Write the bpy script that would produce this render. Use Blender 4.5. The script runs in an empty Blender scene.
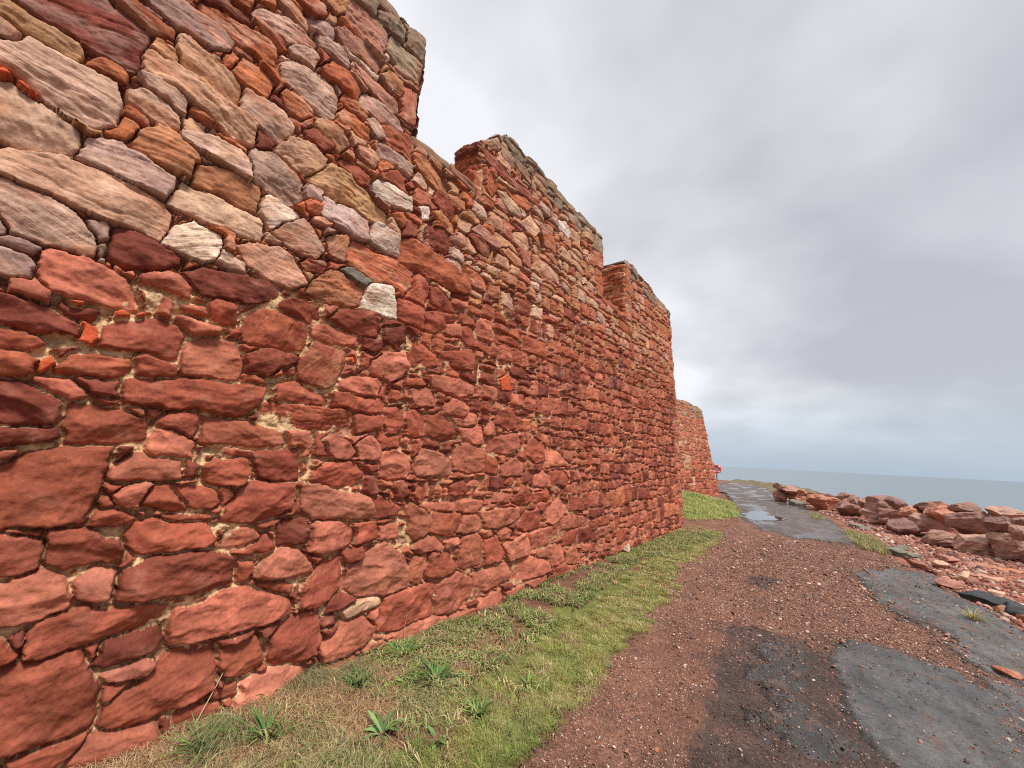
STONES = [
[580, 360, 250, 1, 999, 0, -44, 340, -41, 338, -37, 338, -32, 345, -26, 344, -15, 346, -3, 347, 0, 336, 0, 322, -7, 316, -17, 318, -25, 320, -33, 324, -38, 325, -42, 326],
[580, 360, 250, 1, 999, 0, -40, 318, -34, 320, -25, 316, -17, 313, -12, 311, -10, 301, -20, 289, -32, 292, -36, 292],
[470, 245, 125, 1, 999, 0, -46, 356, -42, 357, -32, 357, -20, 357, -17, 354, -17, 346, -22, 347, -31, 347, -42, 348, -44, 348],
[200, 51, 34, 1, 999, 0, -44, 363, -19, 393, -7, 389, 3, 386, 4, 380, 2, 372, 4, 365, 1, 359, -7, 357, -18, 358, -32, 357, -41, 361],
[400, 245, 195, 1, 999, 0, -45, 346, -41, 347, -36, 345, -37, 338, -43, 331],
[430, 135, 60, 1, 999, 0, -15, 348, -11, 355, -8, 357, -1, 355, -1, 350, -6, 349],
[660, 530, 430, 1, 999, 0, -19, 391, -16, 393, -11, 390, -11, 388, -16, 388],
[335, 89, 51, 1, 999, 0, -14, 396, -8, 399, -1, 397, 12, 398, 14, 393, 5, 389, -7, 391, -11, 393],
[400, 245, 195, 1, 999, 0, -5, 411, 7, 420, 21, 420, 30, 423, 39, 418, 39, 409, 29, 404, 14, 401, 1, 404],
[470, 245, 125, 1, 999, 0, 6, 379, 7, 385, 15, 386, 17, 379, 13, 378],
[525, 302, 188, 1, 999, 0, 3, 368, 5, 375, 18, 377, 30, 373, 41, 371, 60, 371, 61, 356, 49, 352, 32, 360, 18, 363, 4, 363],
[580, 360, 250, 1, 999, 0, 4, 360, 7, 362, 17, 360, 24, 358, 25, 351, 19, 351, 8, 354, 5, 357],
[490, 302, 222, 1, 999, 0, 2, 346, 6, 351, 18, 351, 22, 347, 24, 341, 22, 338, 13, 338, 3, 340],
[430, 135, 60, 1, 999, 0, 2, 336, 5, 337, 13, 333, 10, 331, 3, 333],
[430, 135, 60, 1, 999, 0, 1, 321, 3, 330, 8, 328, 5, 318, -2, 317],
[450, 190, 92, 1, 999, 0, 6, 317, 15, 335, 19, 335, 29, 332, 37, 325, 34, 314, 27, 313, 11, 315],
[470, 245, 125, 1, 999, 0, 15, 396, 20, 399, 26, 397, 37, 395, 46, 391, 49, 387, 49, 375, 37, 377, 27, 378, 18, 379],
[560, 105, 40, 1, 999, 1, -39, 323, -34, 324, -33, 321, -36, 319, -38, 319],
[560, 105, 40, 1, 999, 1, -33, 320, -31, 322, -25, 320, -25, 317, -32, 318],
[525, 302, 188, 1, 999, 0, -34, 283, -26, 288, -20, 293, -14, 295, -10, 293, 6, 294, 26, 292, 29, 287, 30, 276, 27, 271, 21, 271, 7, 272, -6, 272, -17, 274, -29, 273, -32, 274],
[400, 245, 195, 1, 999, 0, -9, 298, -8, 308, 3, 315, 16, 311, 27, 308, 28, 305, 25, 296, 16, 296, -1, 296],
[490, 302, 222, 1, 999, 0, -31, 268, -28, 272, -20, 272, -3, 266, 3, 260, 5, 256, 5, 249, 0, 247, -13, 248, -22, 249, -26, 258, -30, 259],
[400, 245, 195, 1, 999, 0, -26, 241, -22, 242, -16, 240, -12, 236, -13, 231, -18, 230, -24, 230],
[430, 138, 84, 0, 999, 0, -11, 242, -9, 246, 2, 246, 18, 241, 24, 231, 25, 227, 8, 225, -5, 227, -10, 234],
[200, 51, 34, 0, 999, 0, 8, 265, 11, 269, 18, 269, 34, 265, 37, 263, 37, 259, 23, 250, 16, 248, 10, 251],
[620, 445, 340, 1, 999, 0, 30, 269, 33, 281, 40, 287, 54, 284, 53, 270, 47, 265, 38, 267],
[580, 360, 250, 1, 999, 0, 28, 294, 31, 308, 40, 309, 53, 308, 73, 307, 75, 294, 63, 292, 43, 291],
[400, 245, 195, 1, 999, 0, 0, 267, 6, 269, 9, 261, 5, 257, 1, 262],
[400, 245, 195, 1, 999, 0, 5, 256, 8, 259, 9, 252, 6, 250],
[400, 245, 195, 1, 999, 0, -28, 252, -25, 253, -22, 250, -23, 247, -27, 245],
[400, 245, 195, 1, 999, 0, -24, 245, -19, 248, -13, 245, -15, 242, -23, 242],
[200, 51, 34, 0, 999, 0, -23, 220, -13, 218, -4, 217, 6, 212, 6, 207, 1, 207, -8, 205, -17, 207, -20, 207],
[335, 89, 51, 0, 999, 0, -19, 201, -9, 205, -3, 201, -7, 198, -18, 194],
[335, 89, 51, 0, 999, 0, -18, 193, -9, 195, -4, 193, -4, 187, -7, 185, -16, 183],
[560, 105, 40, 0, 999, 1, 7, 215, 12, 213, 13, 203, 7, 205],
[560, 105, 40, 0, 999, 1, -4, 191, 0, 197, 2, 193, -2, 186],
[560, 105, 40, 0, 999, 1, 17, 223, 19, 227, 22, 224, 22, 221, 18, 220],
[560, 105, 40, 0, 999, 1, 24, 223, 27, 226, 29, 224, 26, 221],
[560, 105, 40, 0, 999, 1, 1, 223, 3, 225, 6, 224, 5, 222],
[268, 70, 42, 0, 999, 0, 14, 209, 15, 216, 31, 224, 41, 223, 45, 219, 45, 205, 42, 203, 35, 205, 14, 204],
[335, 89, 51, 0, 999, 0, 2, 190, 7, 198, 14, 199, 26, 199, 28, 194, 22, 188, 10, 188, 3, 188],
[200, 51, 34, 0, 999, 0, 9, 187, 24, 188, 25, 180, 17, 180],
[335, 89, 51, 0, 999, 0, 29, 200, 33, 203, 45, 200, 46, 195, 37, 191, 30, 193],
[430, 138, 84, 0, 999, 0, 47, 197, 48, 214, 55, 219, 71, 221, 77, 209, 78, 199, 66, 196, 53, 196],
[335, 89, 51, 0, 999, 0, 26, 183, 27, 189, 39, 192, 56, 195, 74, 195, 92, 196, 89, 184, 83, 177, 79, 174, 59, 177, 47, 176, 28, 177],
[200, 51, 34, 0, 999, 0, -15, 180, -7, 182, -2, 178, 6, 175, 9, 167, 4, 162, -12, 161],
[200, 51, 34, 0, 999, 0, -12, 160, 6, 162, 10, 159, 6, 155, -11, 153],
[335, 89, 51, 0, 999, 0, 9, 168, 10, 173, 18, 175, 24, 174, 37, 169, 39, 165, 39, 158, 27, 155, 12, 155, 9, 162],
[430, 138, 84, 0, 999, 0, 37, 174, 41, 176, 43, 172, 42, 170, 38, 171],
[335, 89, 51, 0, 999, 0, 43, 169, 46, 172, 59, 175, 60, 168, 58, 161, 50, 165, 44, 166],
[430, 138, 84, 0, 999, 0, 41, 156, 44, 165, 50, 164, 60, 157, 60, 150, 51, 149, 42, 149],
[335, 89, 51, 0, 999, 0, 17, 178, 26, 178, 26, 175, 22, 174],
[335, 89, 51, 0, 999, 0, 30, 174, 37, 174, 36, 171, 32, 172],
[335, 89, 51, 0, 999, 0, -9, 143, -3, 146, 2, 150, 16, 153, 27, 153, 27, 142, 28, 133, 25, 123, 24, 118, 16, 117, -1, 117, -4, 118],
[392, 127, 80, 0, 999, 0, 28, 142, 33, 147, 38, 151, 50, 150, 57, 147, 58, 139, 50, 137, 28, 139],
[200, 51, 34, 0, 999, 0, 58, 148, 64, 145, 62, 139, 59, 139],
[430, 138, 84, 0, 999, 0, 31, 130, 35, 133, 46, 135, 45, 130, 42, 124, 35, 124],
[335, 89, 51, 0, 999, 0, 44, 125, 46, 133, 54, 134, 58, 127, 64, 120, 55, 121],
[335, 89, 51, 0, 999, 0, 56, 133, 68, 133, 74, 131, 78, 125, 74, 121, 64, 122],
[335, 89, 51, 0, 999, 0, 25, 120, 27, 123, 34, 123, 42, 117, 37, 115, 26, 116],
[335, 89, 51, 0, 999, 0, 27, 128, 30, 130, 33, 125, 27, 125],
[335, 89, 51, 0, 999, 0, 28, 136, 34, 134, 31, 132, 29, 132],
[382, 114, 68, 0, 999, 0, -4, 114, 3, 114, 12, 110, 13, 106, 13, 100, 8, 97, 0, 96],
[335, 89, 51, 0, 999, 0, 1, 116, 11, 115, 11, 112, 3, 114],
[268, 70, 42, 0, 999, 0, 15, 103, 14, 115, 20, 116, 27, 113, 32, 109, 39, 107, 40, 103, 39, 99, 29, 98, 20, 97, 16, 99],
[335, 89, 51, 0, 999, 0, 40, 109, 43, 114, 50, 116, 72, 113, 76, 108, 79, 102, 74, 100, 58, 100, 47, 100, 42, 105],
[335, 89, 51, 0, 999, 0, 53, 117, 62, 118, 75, 116, 71, 114, 54, 115],
[430, 138, 84, 0, 999, 0, 0, 92, 8, 95, 17, 98, 22, 93, 25, 84, 24, 78, 12, 76, 3, 76],
[440, 152, 96, 0, 999, 0, 26, 88, 28, 93, 33, 96, 39, 93, 40, 86, 38, 80, 34, 79, 27, 82],
[268, 70, 42, 0, 999, 0, 40, 86, 42, 93, 53, 97, 74, 97, 89, 91, 93, 85, 93, 77, 78, 74, 58, 77, 51, 77, 41, 79],
[335, 89, 51, 0, 999, 0, 93, 88, 100, 86, 102, 80, 97, 76, 93, 78],
[560, 105, 40, 0, 999, 1, 3, 95, 5, 95, 6, 92, 4, 92],
[335, 89, 51, 0, 999, 0, 16, 62, 15, 72, 20, 76, 30, 77, 39, 74, 51, 74, 63, 71, 64, 68, 55, 62, 46, 62, 29, 62, 20, 59],
[200, 51, 34, 0, 999, 0, 11, 71, 15, 73, 16, 67, 13, 66],
[335, 89, 51, 0, 999, 0, 4, 72, 7, 71, 10, 69, 14, 63, 9, 60, 6, 59],
[200, 51, 34, 0, 999, 0, 39, 50, 39, 57, 43, 60, 61, 60, 63, 54, 61, 49, 52, 48, 44, 48],
[335, 89, 51, 0, 999, 0, 6, 59, 18, 57, 31, 59, 34, 56, 36, 50, 40, 45, 43, 37, 45, 25, 42, 22, 33, 22, 21, 23, 13, 24],
[440, 152, 96, 0, 999, 0, 41, 44, 50, 45, 58, 47, 62, 42, 60, 40, 52, 40, 47, 40],
[335, 89, 51, 0, 999, 0, 34, 59, 38, 59, 39, 54, 36, 53],
[335, 89, 51, 0, 999, 0, 44, 38, 53, 38, 50, 35, 45, 32],
[335, 89, 51, 0, 999, 0, 45, 23, 46, 29, 58, 35, 68, 45, 78, 47, 88, 43, 90, 31, 91, 21, 83, 18, 70, 18, 57, 18, 50, 19],
[430, 138, 84, 0, 999, 0, 35, 10, 43, 19, 50, 18, 68, 13, 70, 9, 72, -1, 64, -4, 40, 5],
[335, 89, 51, 0, 999, 0, 19, 19, 30, 20, 43, 20, 43, 16, 38, 11, 26, 12],
[335, 89, 51, 0, 999, 0, 77, 0, 73, 15, 86, 13, 94, 13, 97, 1, 92, -1, 89, -9],
[200, 51, 34, 0, 999, 0, 69, 14, 74, 13, 74, 7, 70, 8],
[382, 114, 68, 0, 999, 0, 79, 68, 88, 73, 100, 72, 127, 58, 129, 51, 121, 49, 101, 49, 82, 49, 67, 50, 65, 54, 65, 69],
[430, 135, 60, 1, 999, 0, 21, 432, 29, 434, 37, 433, 47, 433, 56, 437, 61, 432, 63, 421, 58, 420, 51, 422, 42, 420, 35, 423, 22, 424],
[200, 51, 34, 1, 999, 0, 23, 439, 28, 442, 37, 442, 45, 443, 46, 437, 39, 435, 31, 435, 22, 434],
[382, 112, 55, 1, 999, 0, 28, 449, 38, 458, 44, 456, 43, 447, 38, 446],
[430, 135, 60, 1, 999, 0, 45, 465, 52, 472, 56, 469, 55, 463, 49, 463],
[525, 302, 188, 1, 999, 0, 54, 475, 59, 481, 69, 480, 76, 477, 79, 469, 72, 470, 62, 472],
[490, 302, 222, 1, 999, 0, 45, 449, 50, 456, 67, 465, 75, 466, 86, 463, 82, 456, 68, 447, 55, 447],
[382, 112, 55, 1, 999, 0, 47, 444, 52, 447, 65, 445, 68, 441, 64, 438, 55, 439],
[490, 302, 222, 1, 999, 0, 70, 445, 76, 453, 88, 459, 91, 455, 87, 445, 78, 444, 72, 441],
[268, 70, 42, 1, 999, 0, 67, 491, 79, 504, 88, 503, 89, 493, 81, 487, 71, 487],
[450, 190, 92, 1, 999, 0, 81, 510, 97, 528, 103, 528, 102, 511, 97, 505, 87, 506],
[415, 192, 140, 1, 999, 0, 104, 513, 104, 531, 114, 534, 141, 536, 142, 524, 138, 507, 133, 506, 114, 509],
[255, 185, 125, 1, 999, 0, 106, 536, 122, 555, 127, 547, 127, 536, 114, 534],
[255, 185, 125, 1, 999, 0, 130, 546, 139, 551, 157, 555, 158, 542, 149, 538, 133, 538],
[255, 185, 125, 1, 999, 0, 142, 517, 147, 536, 182, 539, 185, 517, 161, 511],
[368, 167, 123, 1, 999, 0, 99, 493, 105, 499, 122, 501, 138, 498, 137, 485, 124, 485, 110, 482, 101, 486],
[400, 245, 195, 1, 999, 0, 77, 482, 87, 488, 96, 489, 97, 480, 88, 478, 79, 478],
[400, 245, 195, 1, 999, 0, 85, 470, 92, 476, 104, 477, 112, 473, 112, 467, 103, 466, 90, 465],
[382, 112, 55, 0, 999, 0, 94, 449, 99, 460, 113, 462, 126, 458, 125, 448, 119, 445, 105, 447, 96, 446],
[430, 135, 60, 1, 999, 0, 41, 397, 44, 407, 47, 413, 57, 412, 65, 408, 62, 395, 57, 393, 48, 395],
[430, 135, 60, 1, 999, 0, 37, 402, 40, 411, 45, 411, 41, 400, 38, 399],
[400, 245, 195, 1, 999, 0, 67, 427, 72, 433, 93, 444, 103, 442, 108, 435, 108, 418, 104, 411, 92, 412, 78, 416, 70, 416],
[430, 135, 60, 1, 999, 0, 71, 404, 73, 410, 83, 412, 92, 409, 93, 405, 84, 397, 74, 398],
[580, 360, 250, 1, 999, 0, 50, 375, 50, 391, 55, 393, 73, 391, 82, 387, 82, 382, 75, 370, 61, 372],
[200, 51, 34, 1, 999, 0, 60, 367, 64, 368, 70, 366, 72, 363, 64, 352],
[268, 70, 42, 1, 999, 0, 89, 389, 96, 395, 111, 392, 102, 382, 91, 384],
[470, 245, 125, 1, 999, 0, 96, 405, 104, 410, 114, 408, 122, 402, 116, 390, 103, 395, 97, 397],
[430, 135, 60, 1, 999, 0, 110, 422, 114, 427, 137, 426, 139, 418, 130, 413, 113, 417],
[430, 135, 60, 1, 999, 0, 111, 436, 114, 444, 126, 443, 132, 440, 131, 433, 121, 432],
[490, 302, 222, 1, 999, 0, 125, 450, 129, 459, 142, 461, 163, 457, 169, 453, 170, 445, 161, 439, 141, 443, 128, 444],
[368, 167, 123, 1, 999, 0, 115, 476, 125, 476, 147, 475, 166, 476, 167, 469, 154, 462, 129, 465],
[450, 190, 92, 1, 999, 0, 140, 486, 146, 494, 163, 500, 165, 484, 150, 482],
[400, 245, 195, 1, 999, 0, 134, 438, 141, 441, 156, 434, 153, 424, 141, 427],
[525, 302, 188, 1, 999, 0, 121, 414, 130, 413, 141, 412, 138, 406, 124, 403],
[490, 302, 222, 1, 999, 0, 26, 338, 41, 345, 55, 345, 62, 339, 62, 330, 52, 330, 38, 333, 27, 332],
[400, 245, 195, 1, 999, 0, 62, 335, 60, 350, 64, 356, 77, 359, 87, 353, 94, 348, 97, 337, 88, 328, 78, 331, 65, 329],
[435, 245, 160, 1, 999, 0, 72, 360, 80, 375, 96, 381, 107, 378, 106, 371, 99, 360, 88, 356],
[470, 245, 125, 1, 999, 0, 97, 355, 110, 375, 125, 375, 147, 370, 164, 363, 164, 352, 149, 351, 128, 353, 106, 351],
[335, 89, 51, 1, 999, 0, 116, 383, 120, 387, 134, 388, 144, 383, 143, 377, 132, 374],
[660, 530, 430, 1, 999, 0, 144, 379, 153, 391, 163, 394, 184, 391, 186, 379, 170, 374, 150, 374],
[450, 190, 92, 1, 999, 0, 34, 323, 40, 325, 53, 329, 67, 328, 71, 320, 69, 311, 61, 310, 48, 313, 36, 310],
[620, 445, 340, 1, 999, 0, 71, 322, 75, 327, 90, 325, 96, 322, 87, 314, 78, 303, 73, 311],
[490, 302, 222, 1, 999, 0, 80, 302, 96, 320, 105, 316, 114, 304, 110, 295, 100, 295, 89, 298],
[530, 388, 312, 1, 999, 0, 108, 346, 113, 348, 132, 347, 146, 346, 148, 330, 142, 327, 125, 329, 111, 331],
[458, 358, 277, 1, 999, 0, 149, 336, 155, 349, 177, 348, 178, 329, 167, 327, 152, 329],
[430, 135, 60, 1, 999, 0, 97, 332, 102, 340, 108, 338, 108, 330, 99, 328],
[400, 245, 195, 1, 999, 0, 96, 344, 100, 350, 107, 349, 106, 341, 98, 339],
[450, 190, 92, 1, 999, 0, 116, 316, 130, 325, 133, 318, 131, 303, 119, 304],
[382, 112, 55, 1, 999, 0, 135, 302, 132, 317, 138, 325, 157, 322, 182, 324, 199, 322, 201, 305, 188, 298, 173, 301, 156, 298],
[505, 249, 167, 1, 999, 0, 63, 284, 69, 288, 86, 293, 93, 289, 106, 275, 96, 267, 85, 268, 70, 274],
[565, 388, 277, 1, 999, 0, 55, 269, 56, 276, 67, 273, 69, 268, 61, 267],
[200, 51, 34, 0, 999, 0, 40, 254, 48, 261, 63, 263, 83, 266, 90, 263, 91, 256, 71, 246, 51, 244],
[450, 190, 92, 1, 999, 0, 111, 277, 121, 290, 139, 293, 150, 287, 149, 273, 124, 266, 108, 268],
[660, 530, 430, 1, 999, 0, 149, 271, 155, 293, 175, 300, 183, 280, 183, 272, 167, 271],
[268, 70, 42, 1, 999, 0, 101, 288, 106, 294, 117, 295, 117, 287, 104, 285],
[430, 135, 60, 1, 999, 0, 167, 364, 179, 371, 188, 364, 180, 358],
[430, 135, 60, 1, 999, 0, 149, 398, 153, 412, 167, 412, 167, 407, 161, 395],
[335, 89, 51, 1, 999, 0, 167, 400, 174, 408, 187, 405, 179, 396],
[505, 248, 155, 1, 999, 0, 126, 405, 139, 414, 148, 405, 145, 396, 132, 398],
[190, 175, 135, 1, 999, 0, 130, 294, 139, 300, 156, 297, 152, 291, 136, 290],
[335, 89, 51, 0, 999, 0, 55, 240, 60, 244, 67, 242, 69, 232, 65, 231, 57, 233],
[335, 89, 51, 1, 80, 0, 74, 226, 74, 239, 82, 246, 94, 249, 107, 246, 112, 238, 111, 226, 101, 222, 86, 223, 75, 223],
[335, 89, 51, 0, 999, 0, 91, 255, 97, 259, 118, 260, 119, 252, 114, 246, 94, 249],
[268, 70, 42, 0, 999, 0, 127, 255, 134, 263, 158, 269, 163, 261, 166, 251, 151, 247, 134, 251],
[382, 114, 68, 0, 999, 0, 114, 239, 118, 246, 127, 248, 152, 246, 153, 239, 137, 237, 117, 236],
[200, 51, 34, 0, 999, 0, 153, 246, 170, 249, 174, 244, 164, 237, 155, 239],
[200, 51, 34, 0, 999, 0, 172, 260, 192, 266, 200, 263, 201, 250, 188, 245, 172, 250],
[335, 89, 51, 1, 50, 0, 110, 206, 109, 214, 119, 233, 130, 233, 143, 232, 142, 223, 136, 205, 130, 202, 117, 203],
[430, 138, 84, 0, 999, 0, 165, 230, 178, 240, 195, 244, 198, 233, 193, 221, 182, 215, 166, 221],
[268, 70, 42, 0, 999, 0, 77, 214, 91, 222, 102, 220, 109, 218, 97, 210, 90, 203, 80, 204],
[335, 89, 51, 0, 999, 0, 78, 201, 88, 202, 92, 198, 90, 197, 78, 197],
[335, 89, 51, 0, 999, 0, 98, 198, 110, 202, 128, 199, 129, 189, 124, 189, 99, 189],
[430, 138, 84, 0, 999, 0, 141, 209, 147, 214, 170, 216, 176, 212, 172, 201, 158, 201, 142, 204],
[335, 89, 51, 0, 999, 0, 136, 199, 149, 201, 152, 198, 152, 190, 137, 188],
[335, 89, 51, 0, 999, 0, 154, 198, 176, 200, 182, 195, 179, 188, 155, 189],
[335, 89, 51, 1, 999, 0, 91, 181, 96, 186, 124, 187, 151, 187, 155, 185, 155, 170, 137, 172, 105, 172, 93, 173],
[335, 89, 51, 0, 999, 0, 156, 185, 180, 187, 179, 177, 158, 170],
[335, 89, 51, 0, 999, 0, 183, 193, 196, 196, 208, 196, 211, 175, 186, 173],
[382, 114, 68, 0, 999, 0, 62, 174, 72, 174, 88, 171, 106, 167, 108, 159, 93, 157, 64, 159],
[430, 138, 84, 0, 999, 0, 135, 164, 141, 168, 154, 163, 159, 157, 156, 151, 142, 152],
[430, 138, 84, 0, 999, 0, 160, 162, 171, 169, 179, 163, 182, 154, 175, 151, 163, 152],
[560, 105, 40, 0, 999, 1, 143, 228, 147, 229, 150, 224, 146, 224],
[560, 105, 40, 0, 999, 1, 65, 251, 69, 247, 69, 244, 66, 244],
[335, 89, 51, 0, 999, 0, 67, 145, 72, 148, 87, 149, 89, 141, 88, 133, 76, 134, 68, 136],
[268, 70, 42, 0, 999, 0, 92, 154, 118, 156, 121, 137, 106, 136, 96, 139, 93, 147],
[335, 89, 51, 0, 999, 0, 130, 140, 133, 145, 147, 149, 162, 147, 169, 140, 166, 133, 150, 132, 131, 135],
[335, 89, 51, 0, 999, 0, 171, 146, 181, 148, 183, 143, 175, 141],
[430, 138, 84, 0, 999, 0, 185, 137, 183, 156, 193, 159, 209, 156, 214, 143, 209, 135],
[200, 51, 34, 0, 999, 0, 172, 138, 180, 140, 185, 124, 177, 123, 172, 128],
[335, 89, 51, 0, 999, 0, 81, 115, 82, 121, 90, 132, 94, 135, 117, 134, 119, 127, 118, 118, 106, 113, 95, 110, 82, 112],
[440, 152, 96, 0, 999, 0, 124, 124, 124, 132, 132, 133, 153, 127, 174, 122, 180, 114, 180, 106, 155, 108, 135, 109, 127, 116],
[335, 89, 51, 0, 999, 0, 181, 117, 188, 122, 206, 112, 201, 106, 183, 105],
[200, 51, 34, 0, 999, 0, 198, 130, 205, 133, 220, 131, 222, 116, 201, 119],
[200, 51, 34, 0, 999, 0, 113, 106, 118, 110, 130, 109, 133, 102, 133, 95, 122, 93, 115, 93],
[430, 138, 84, 0, 999, 0, 135, 88, 135, 93, 136, 105, 141, 107, 162, 105, 169, 96, 168, 90, 158, 86, 144, 86],
[335, 89, 51, 0, 999, 0, 164, 103, 182, 103, 188, 95, 187, 91, 170, 88],
[430, 138, 84, 0, 999, 0, 188, 98, 204, 100, 207, 94, 207, 88, 190, 89],
[430, 138, 84, 0, 999, 0, 83, 97, 86, 103, 91, 108, 98, 106, 102, 101, 94, 98],
[335, 89, 51, 0, 999, 0, 88, 93, 102, 97, 106, 102, 113, 93, 101, 93],
[440, 152, 96, 0, 999, 0, 102, 79, 107, 85, 117, 92, 125, 91, 137, 80, 139, 74, 129, 72, 109, 76],
[335, 89, 51, 0, 999, 0, 134, 53, 135, 65, 142, 76, 151, 82, 159, 80, 162, 59, 154, 54, 145, 50],
[335, 89, 51, 0, 999, 0, 161, 83, 174, 86, 177, 77, 164, 75],
[440, 152, 96, 0, 999, 0, 164, 60, 165, 68, 175, 75, 188, 83, 194, 86, 211, 75, 222, 61, 222, 48, 211, 45, 176, 50, 165, 57],
[430, 138, 84, 0, 999, 0, 75, 131, 80, 132, 84, 127, 80, 124],
[335, 89, 51, 0, 999, 0, 107, 72, 120, 72, 127, 67, 126, 63, 115, 67],
[335, 89, 51, 0, 999, 0, 208, 98, 211, 110, 219, 106, 221, 85, 211, 84],
[335, 89, 51, 0, 999, 0, 119, 27, 119, 39, 130, 47, 144, 49, 149, 42, 151, 29, 148, 21, 138, 18, 122, 21, 119, 25],
[335, 89, 51, 0, 999, 0, 93, 30, 92, 40, 108, 44, 112, 36, 115, 27, 111, 23, 97, 24],
[430, 138, 84, 0, 999, 0, 150, 23, 158, 28, 165, 34, 183, 33, 192, 25, 195, 18, 183, 14, 169, 11, 154, 13],
[525, 302, 188, 0, 999, 0, 163, 42, 176, 45, 193, 46, 198, 41, 187, 38, 168, 37],
[335, 89, 51, 0, 999, 0, 200, 43, 248, 45, 252, 41, 254, 15, 223, 15, 197, 19, 197, 27],
[440, 152, 96, 0, 999, 0, 102, 5, 106, 18, 126, 19, 153, 10, 156, 1, 137, 0, 110, -7, 102, -1],
[335, 89, 51, 0, 999, 0, 90, 17, 102, 20, 104, 13, 93, 14],
[335, 89, 51, 0, 999, 0, 155, 9, 178, 8, 182, 4, 165, -2, 157, 2],
[430, 138, 84, 0, 999, 0, 185, 11, 215, 12, 230, 10, 232, -2, 188, 3],
[200, 51, 34, 0, 999, 0, 149, 41, 159, 41, 161, 35, 151, 34],
[200, 51, 34, 0, 999, 0, 151, 33, 163, 33, 158, 28],
[525, 302, 188, 1, 999, 0, 278, 526, 294, 538, 303, 530, 283, 515],
[418, 272, 188, 1, 999, 0, 298, 535, 326, 535, 332, 521, 304, 524],
[255, 185, 125, 1, 999, 0, 325, 540, 360, 532, 365, 520, 339, 524],
[255, 185, 125, 1, 999, 0, 303, 551, 336, 554, 358, 552, 342, 542, 317, 545],
[450, 190, 92, 1, 999, 0, 180, 434, 184, 438, 219, 436, 229, 431, 227, 417, 210, 418, 188, 423],
[268, 70, 42, 1, 999, 0, 208, 403, 213, 414, 226, 416, 238, 409, 235, 395, 223, 397],
[450, 190, 92, 1, 999, 0, 229, 425, 250, 426, 254, 419, 234, 414],
[450, 190, 92, 1, 999, 0, 209, 391, 218, 396, 240, 392, 239, 383, 222, 385],
[382, 112, 55, 0, 999, 0, 278, 487, 286, 483, 296, 468, 292, 457, 281, 459],
[268, 70, 42, 1, 999, 0, 274, 515, 320, 503, 366, 509, 367, 497, 329, 495, 306, 494, 279, 500],
[430, 135, 60, 1, 999, 0, 328, 486, 354, 496, 369, 490, 363, 481, 334, 478],
[490, 302, 222, 1, 999, 0, 301, 472, 315, 478, 347, 469, 348, 461, 324, 459],
[382, 112, 55, 0, 999, 0, 178, 348, 194, 352, 228, 348, 266, 340, 261, 324, 239, 322, 198, 324, 181, 324],
[200, 51, 34, 1, 999, 0, 208, 375, 225, 378, 236, 373, 235, 359, 220, 356, 208, 358],
[525, 302, 188, 1, 999, 0, 334, 434, 357, 446, 376, 436, 368, 423, 343, 425],
[430, 135, 60, 1, 999, 0, 391, 470, 426, 472, 437, 453, 402, 451],
[660, 530, 430, 1, 999, 0, 434, 505, 456, 514, 474, 507, 469, 494, 440, 496],
[525, 302, 188, 1, 999, 0, 352, 460, 368, 475, 392, 467, 383, 454, 365, 453],
[368, 167, 123, 1, 999, 0, 265, 401, 273, 411, 300, 409, 311, 404, 308, 398, 278, 395],
[450, 190, 92, 1, 999, 0, 314, 401, 328, 409, 352, 405, 357, 396, 337, 393],
[200, 51, 34, 1, 999, 0, 260, 393, 274, 401, 297, 395, 295, 384, 273, 381],
[660, 530, 430, 1, 999, 0, 195, 387, 204, 392, 206, 383, 199, 378],
[200, 51, 34, 1, 999, 0, 179, 370, 195, 368, 194, 356, 181, 351],
[335, 89, 51, 0, 999, 0, 192, 295, 194, 319, 207, 322, 214, 311, 213, 294, 202, 293],
[335, 89, 51, 0, 999, 0, 214, 315, 222, 316, 241, 308, 250, 300, 234, 297, 220, 299],
[335, 89, 51, 0, 999, 0, 183, 291, 199, 294, 211, 290, 213, 271, 191, 272, 185, 274],
[335, 89, 51, 0, 999, 0, 212, 286, 218, 291, 232, 291, 235, 278, 227, 272, 214, 272],
[430, 138, 84, 0, 999, 0, 238, 283, 259, 291, 260, 276, 240, 275],
[335, 89, 51, 0, 999, 0, 262, 288, 276, 292, 285, 272, 272, 271, 262, 277],
[335, 89, 51, 0, 999, 0, 200, 243, 206, 257, 215, 255, 235, 246, 233, 240, 202, 235],
[335, 89, 51, 0, 999, 0, 236, 254, 275, 267, 282, 263, 280, 245, 255, 244],
[335, 89, 51, 0, 999, 0, 197, 221, 218, 225, 221, 220, 211, 216, 198, 215],
[430, 138, 84, 0, 999, 0, 225, 230, 241, 232, 285, 231, 286, 223, 267, 216, 228, 219],
[430, 138, 84, 0, 999, 0, 206, 212, 222, 217, 234, 211, 233, 203, 209, 198],
[430, 138, 84, 0, 999, 0, 247, 203, 256, 212, 275, 211, 282, 204, 274, 196, 248, 195],
[335, 89, 51, 0, 999, 0, 308, 299, 323, 299, 361, 297, 357, 291, 321, 291],
[335, 89, 51, 0, 999, 0, 368, 309, 416, 311, 413, 291, 378, 291, 367, 293],
[200, 51, 34, 0, 999, 0, 337, 264, 371, 266, 376, 255, 349, 254],
[560, 105, 40, 0, 999, 1, 323, 245, 335, 252, 342, 244, 347, 235, 329, 233],
[335, 89, 51, 0, 999, 0, 226, 174, 227, 192, 243, 197, 259, 186, 267, 175, 248, 170],
[335, 89, 51, 0, 999, 0, 193, 195, 209, 196, 226, 190, 224, 174, 216, 171, 195, 175],
[335, 89, 51, 0, 999, 0, 323, 194, 325, 208, 341, 214, 358, 207, 360, 193, 347, 189],
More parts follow.
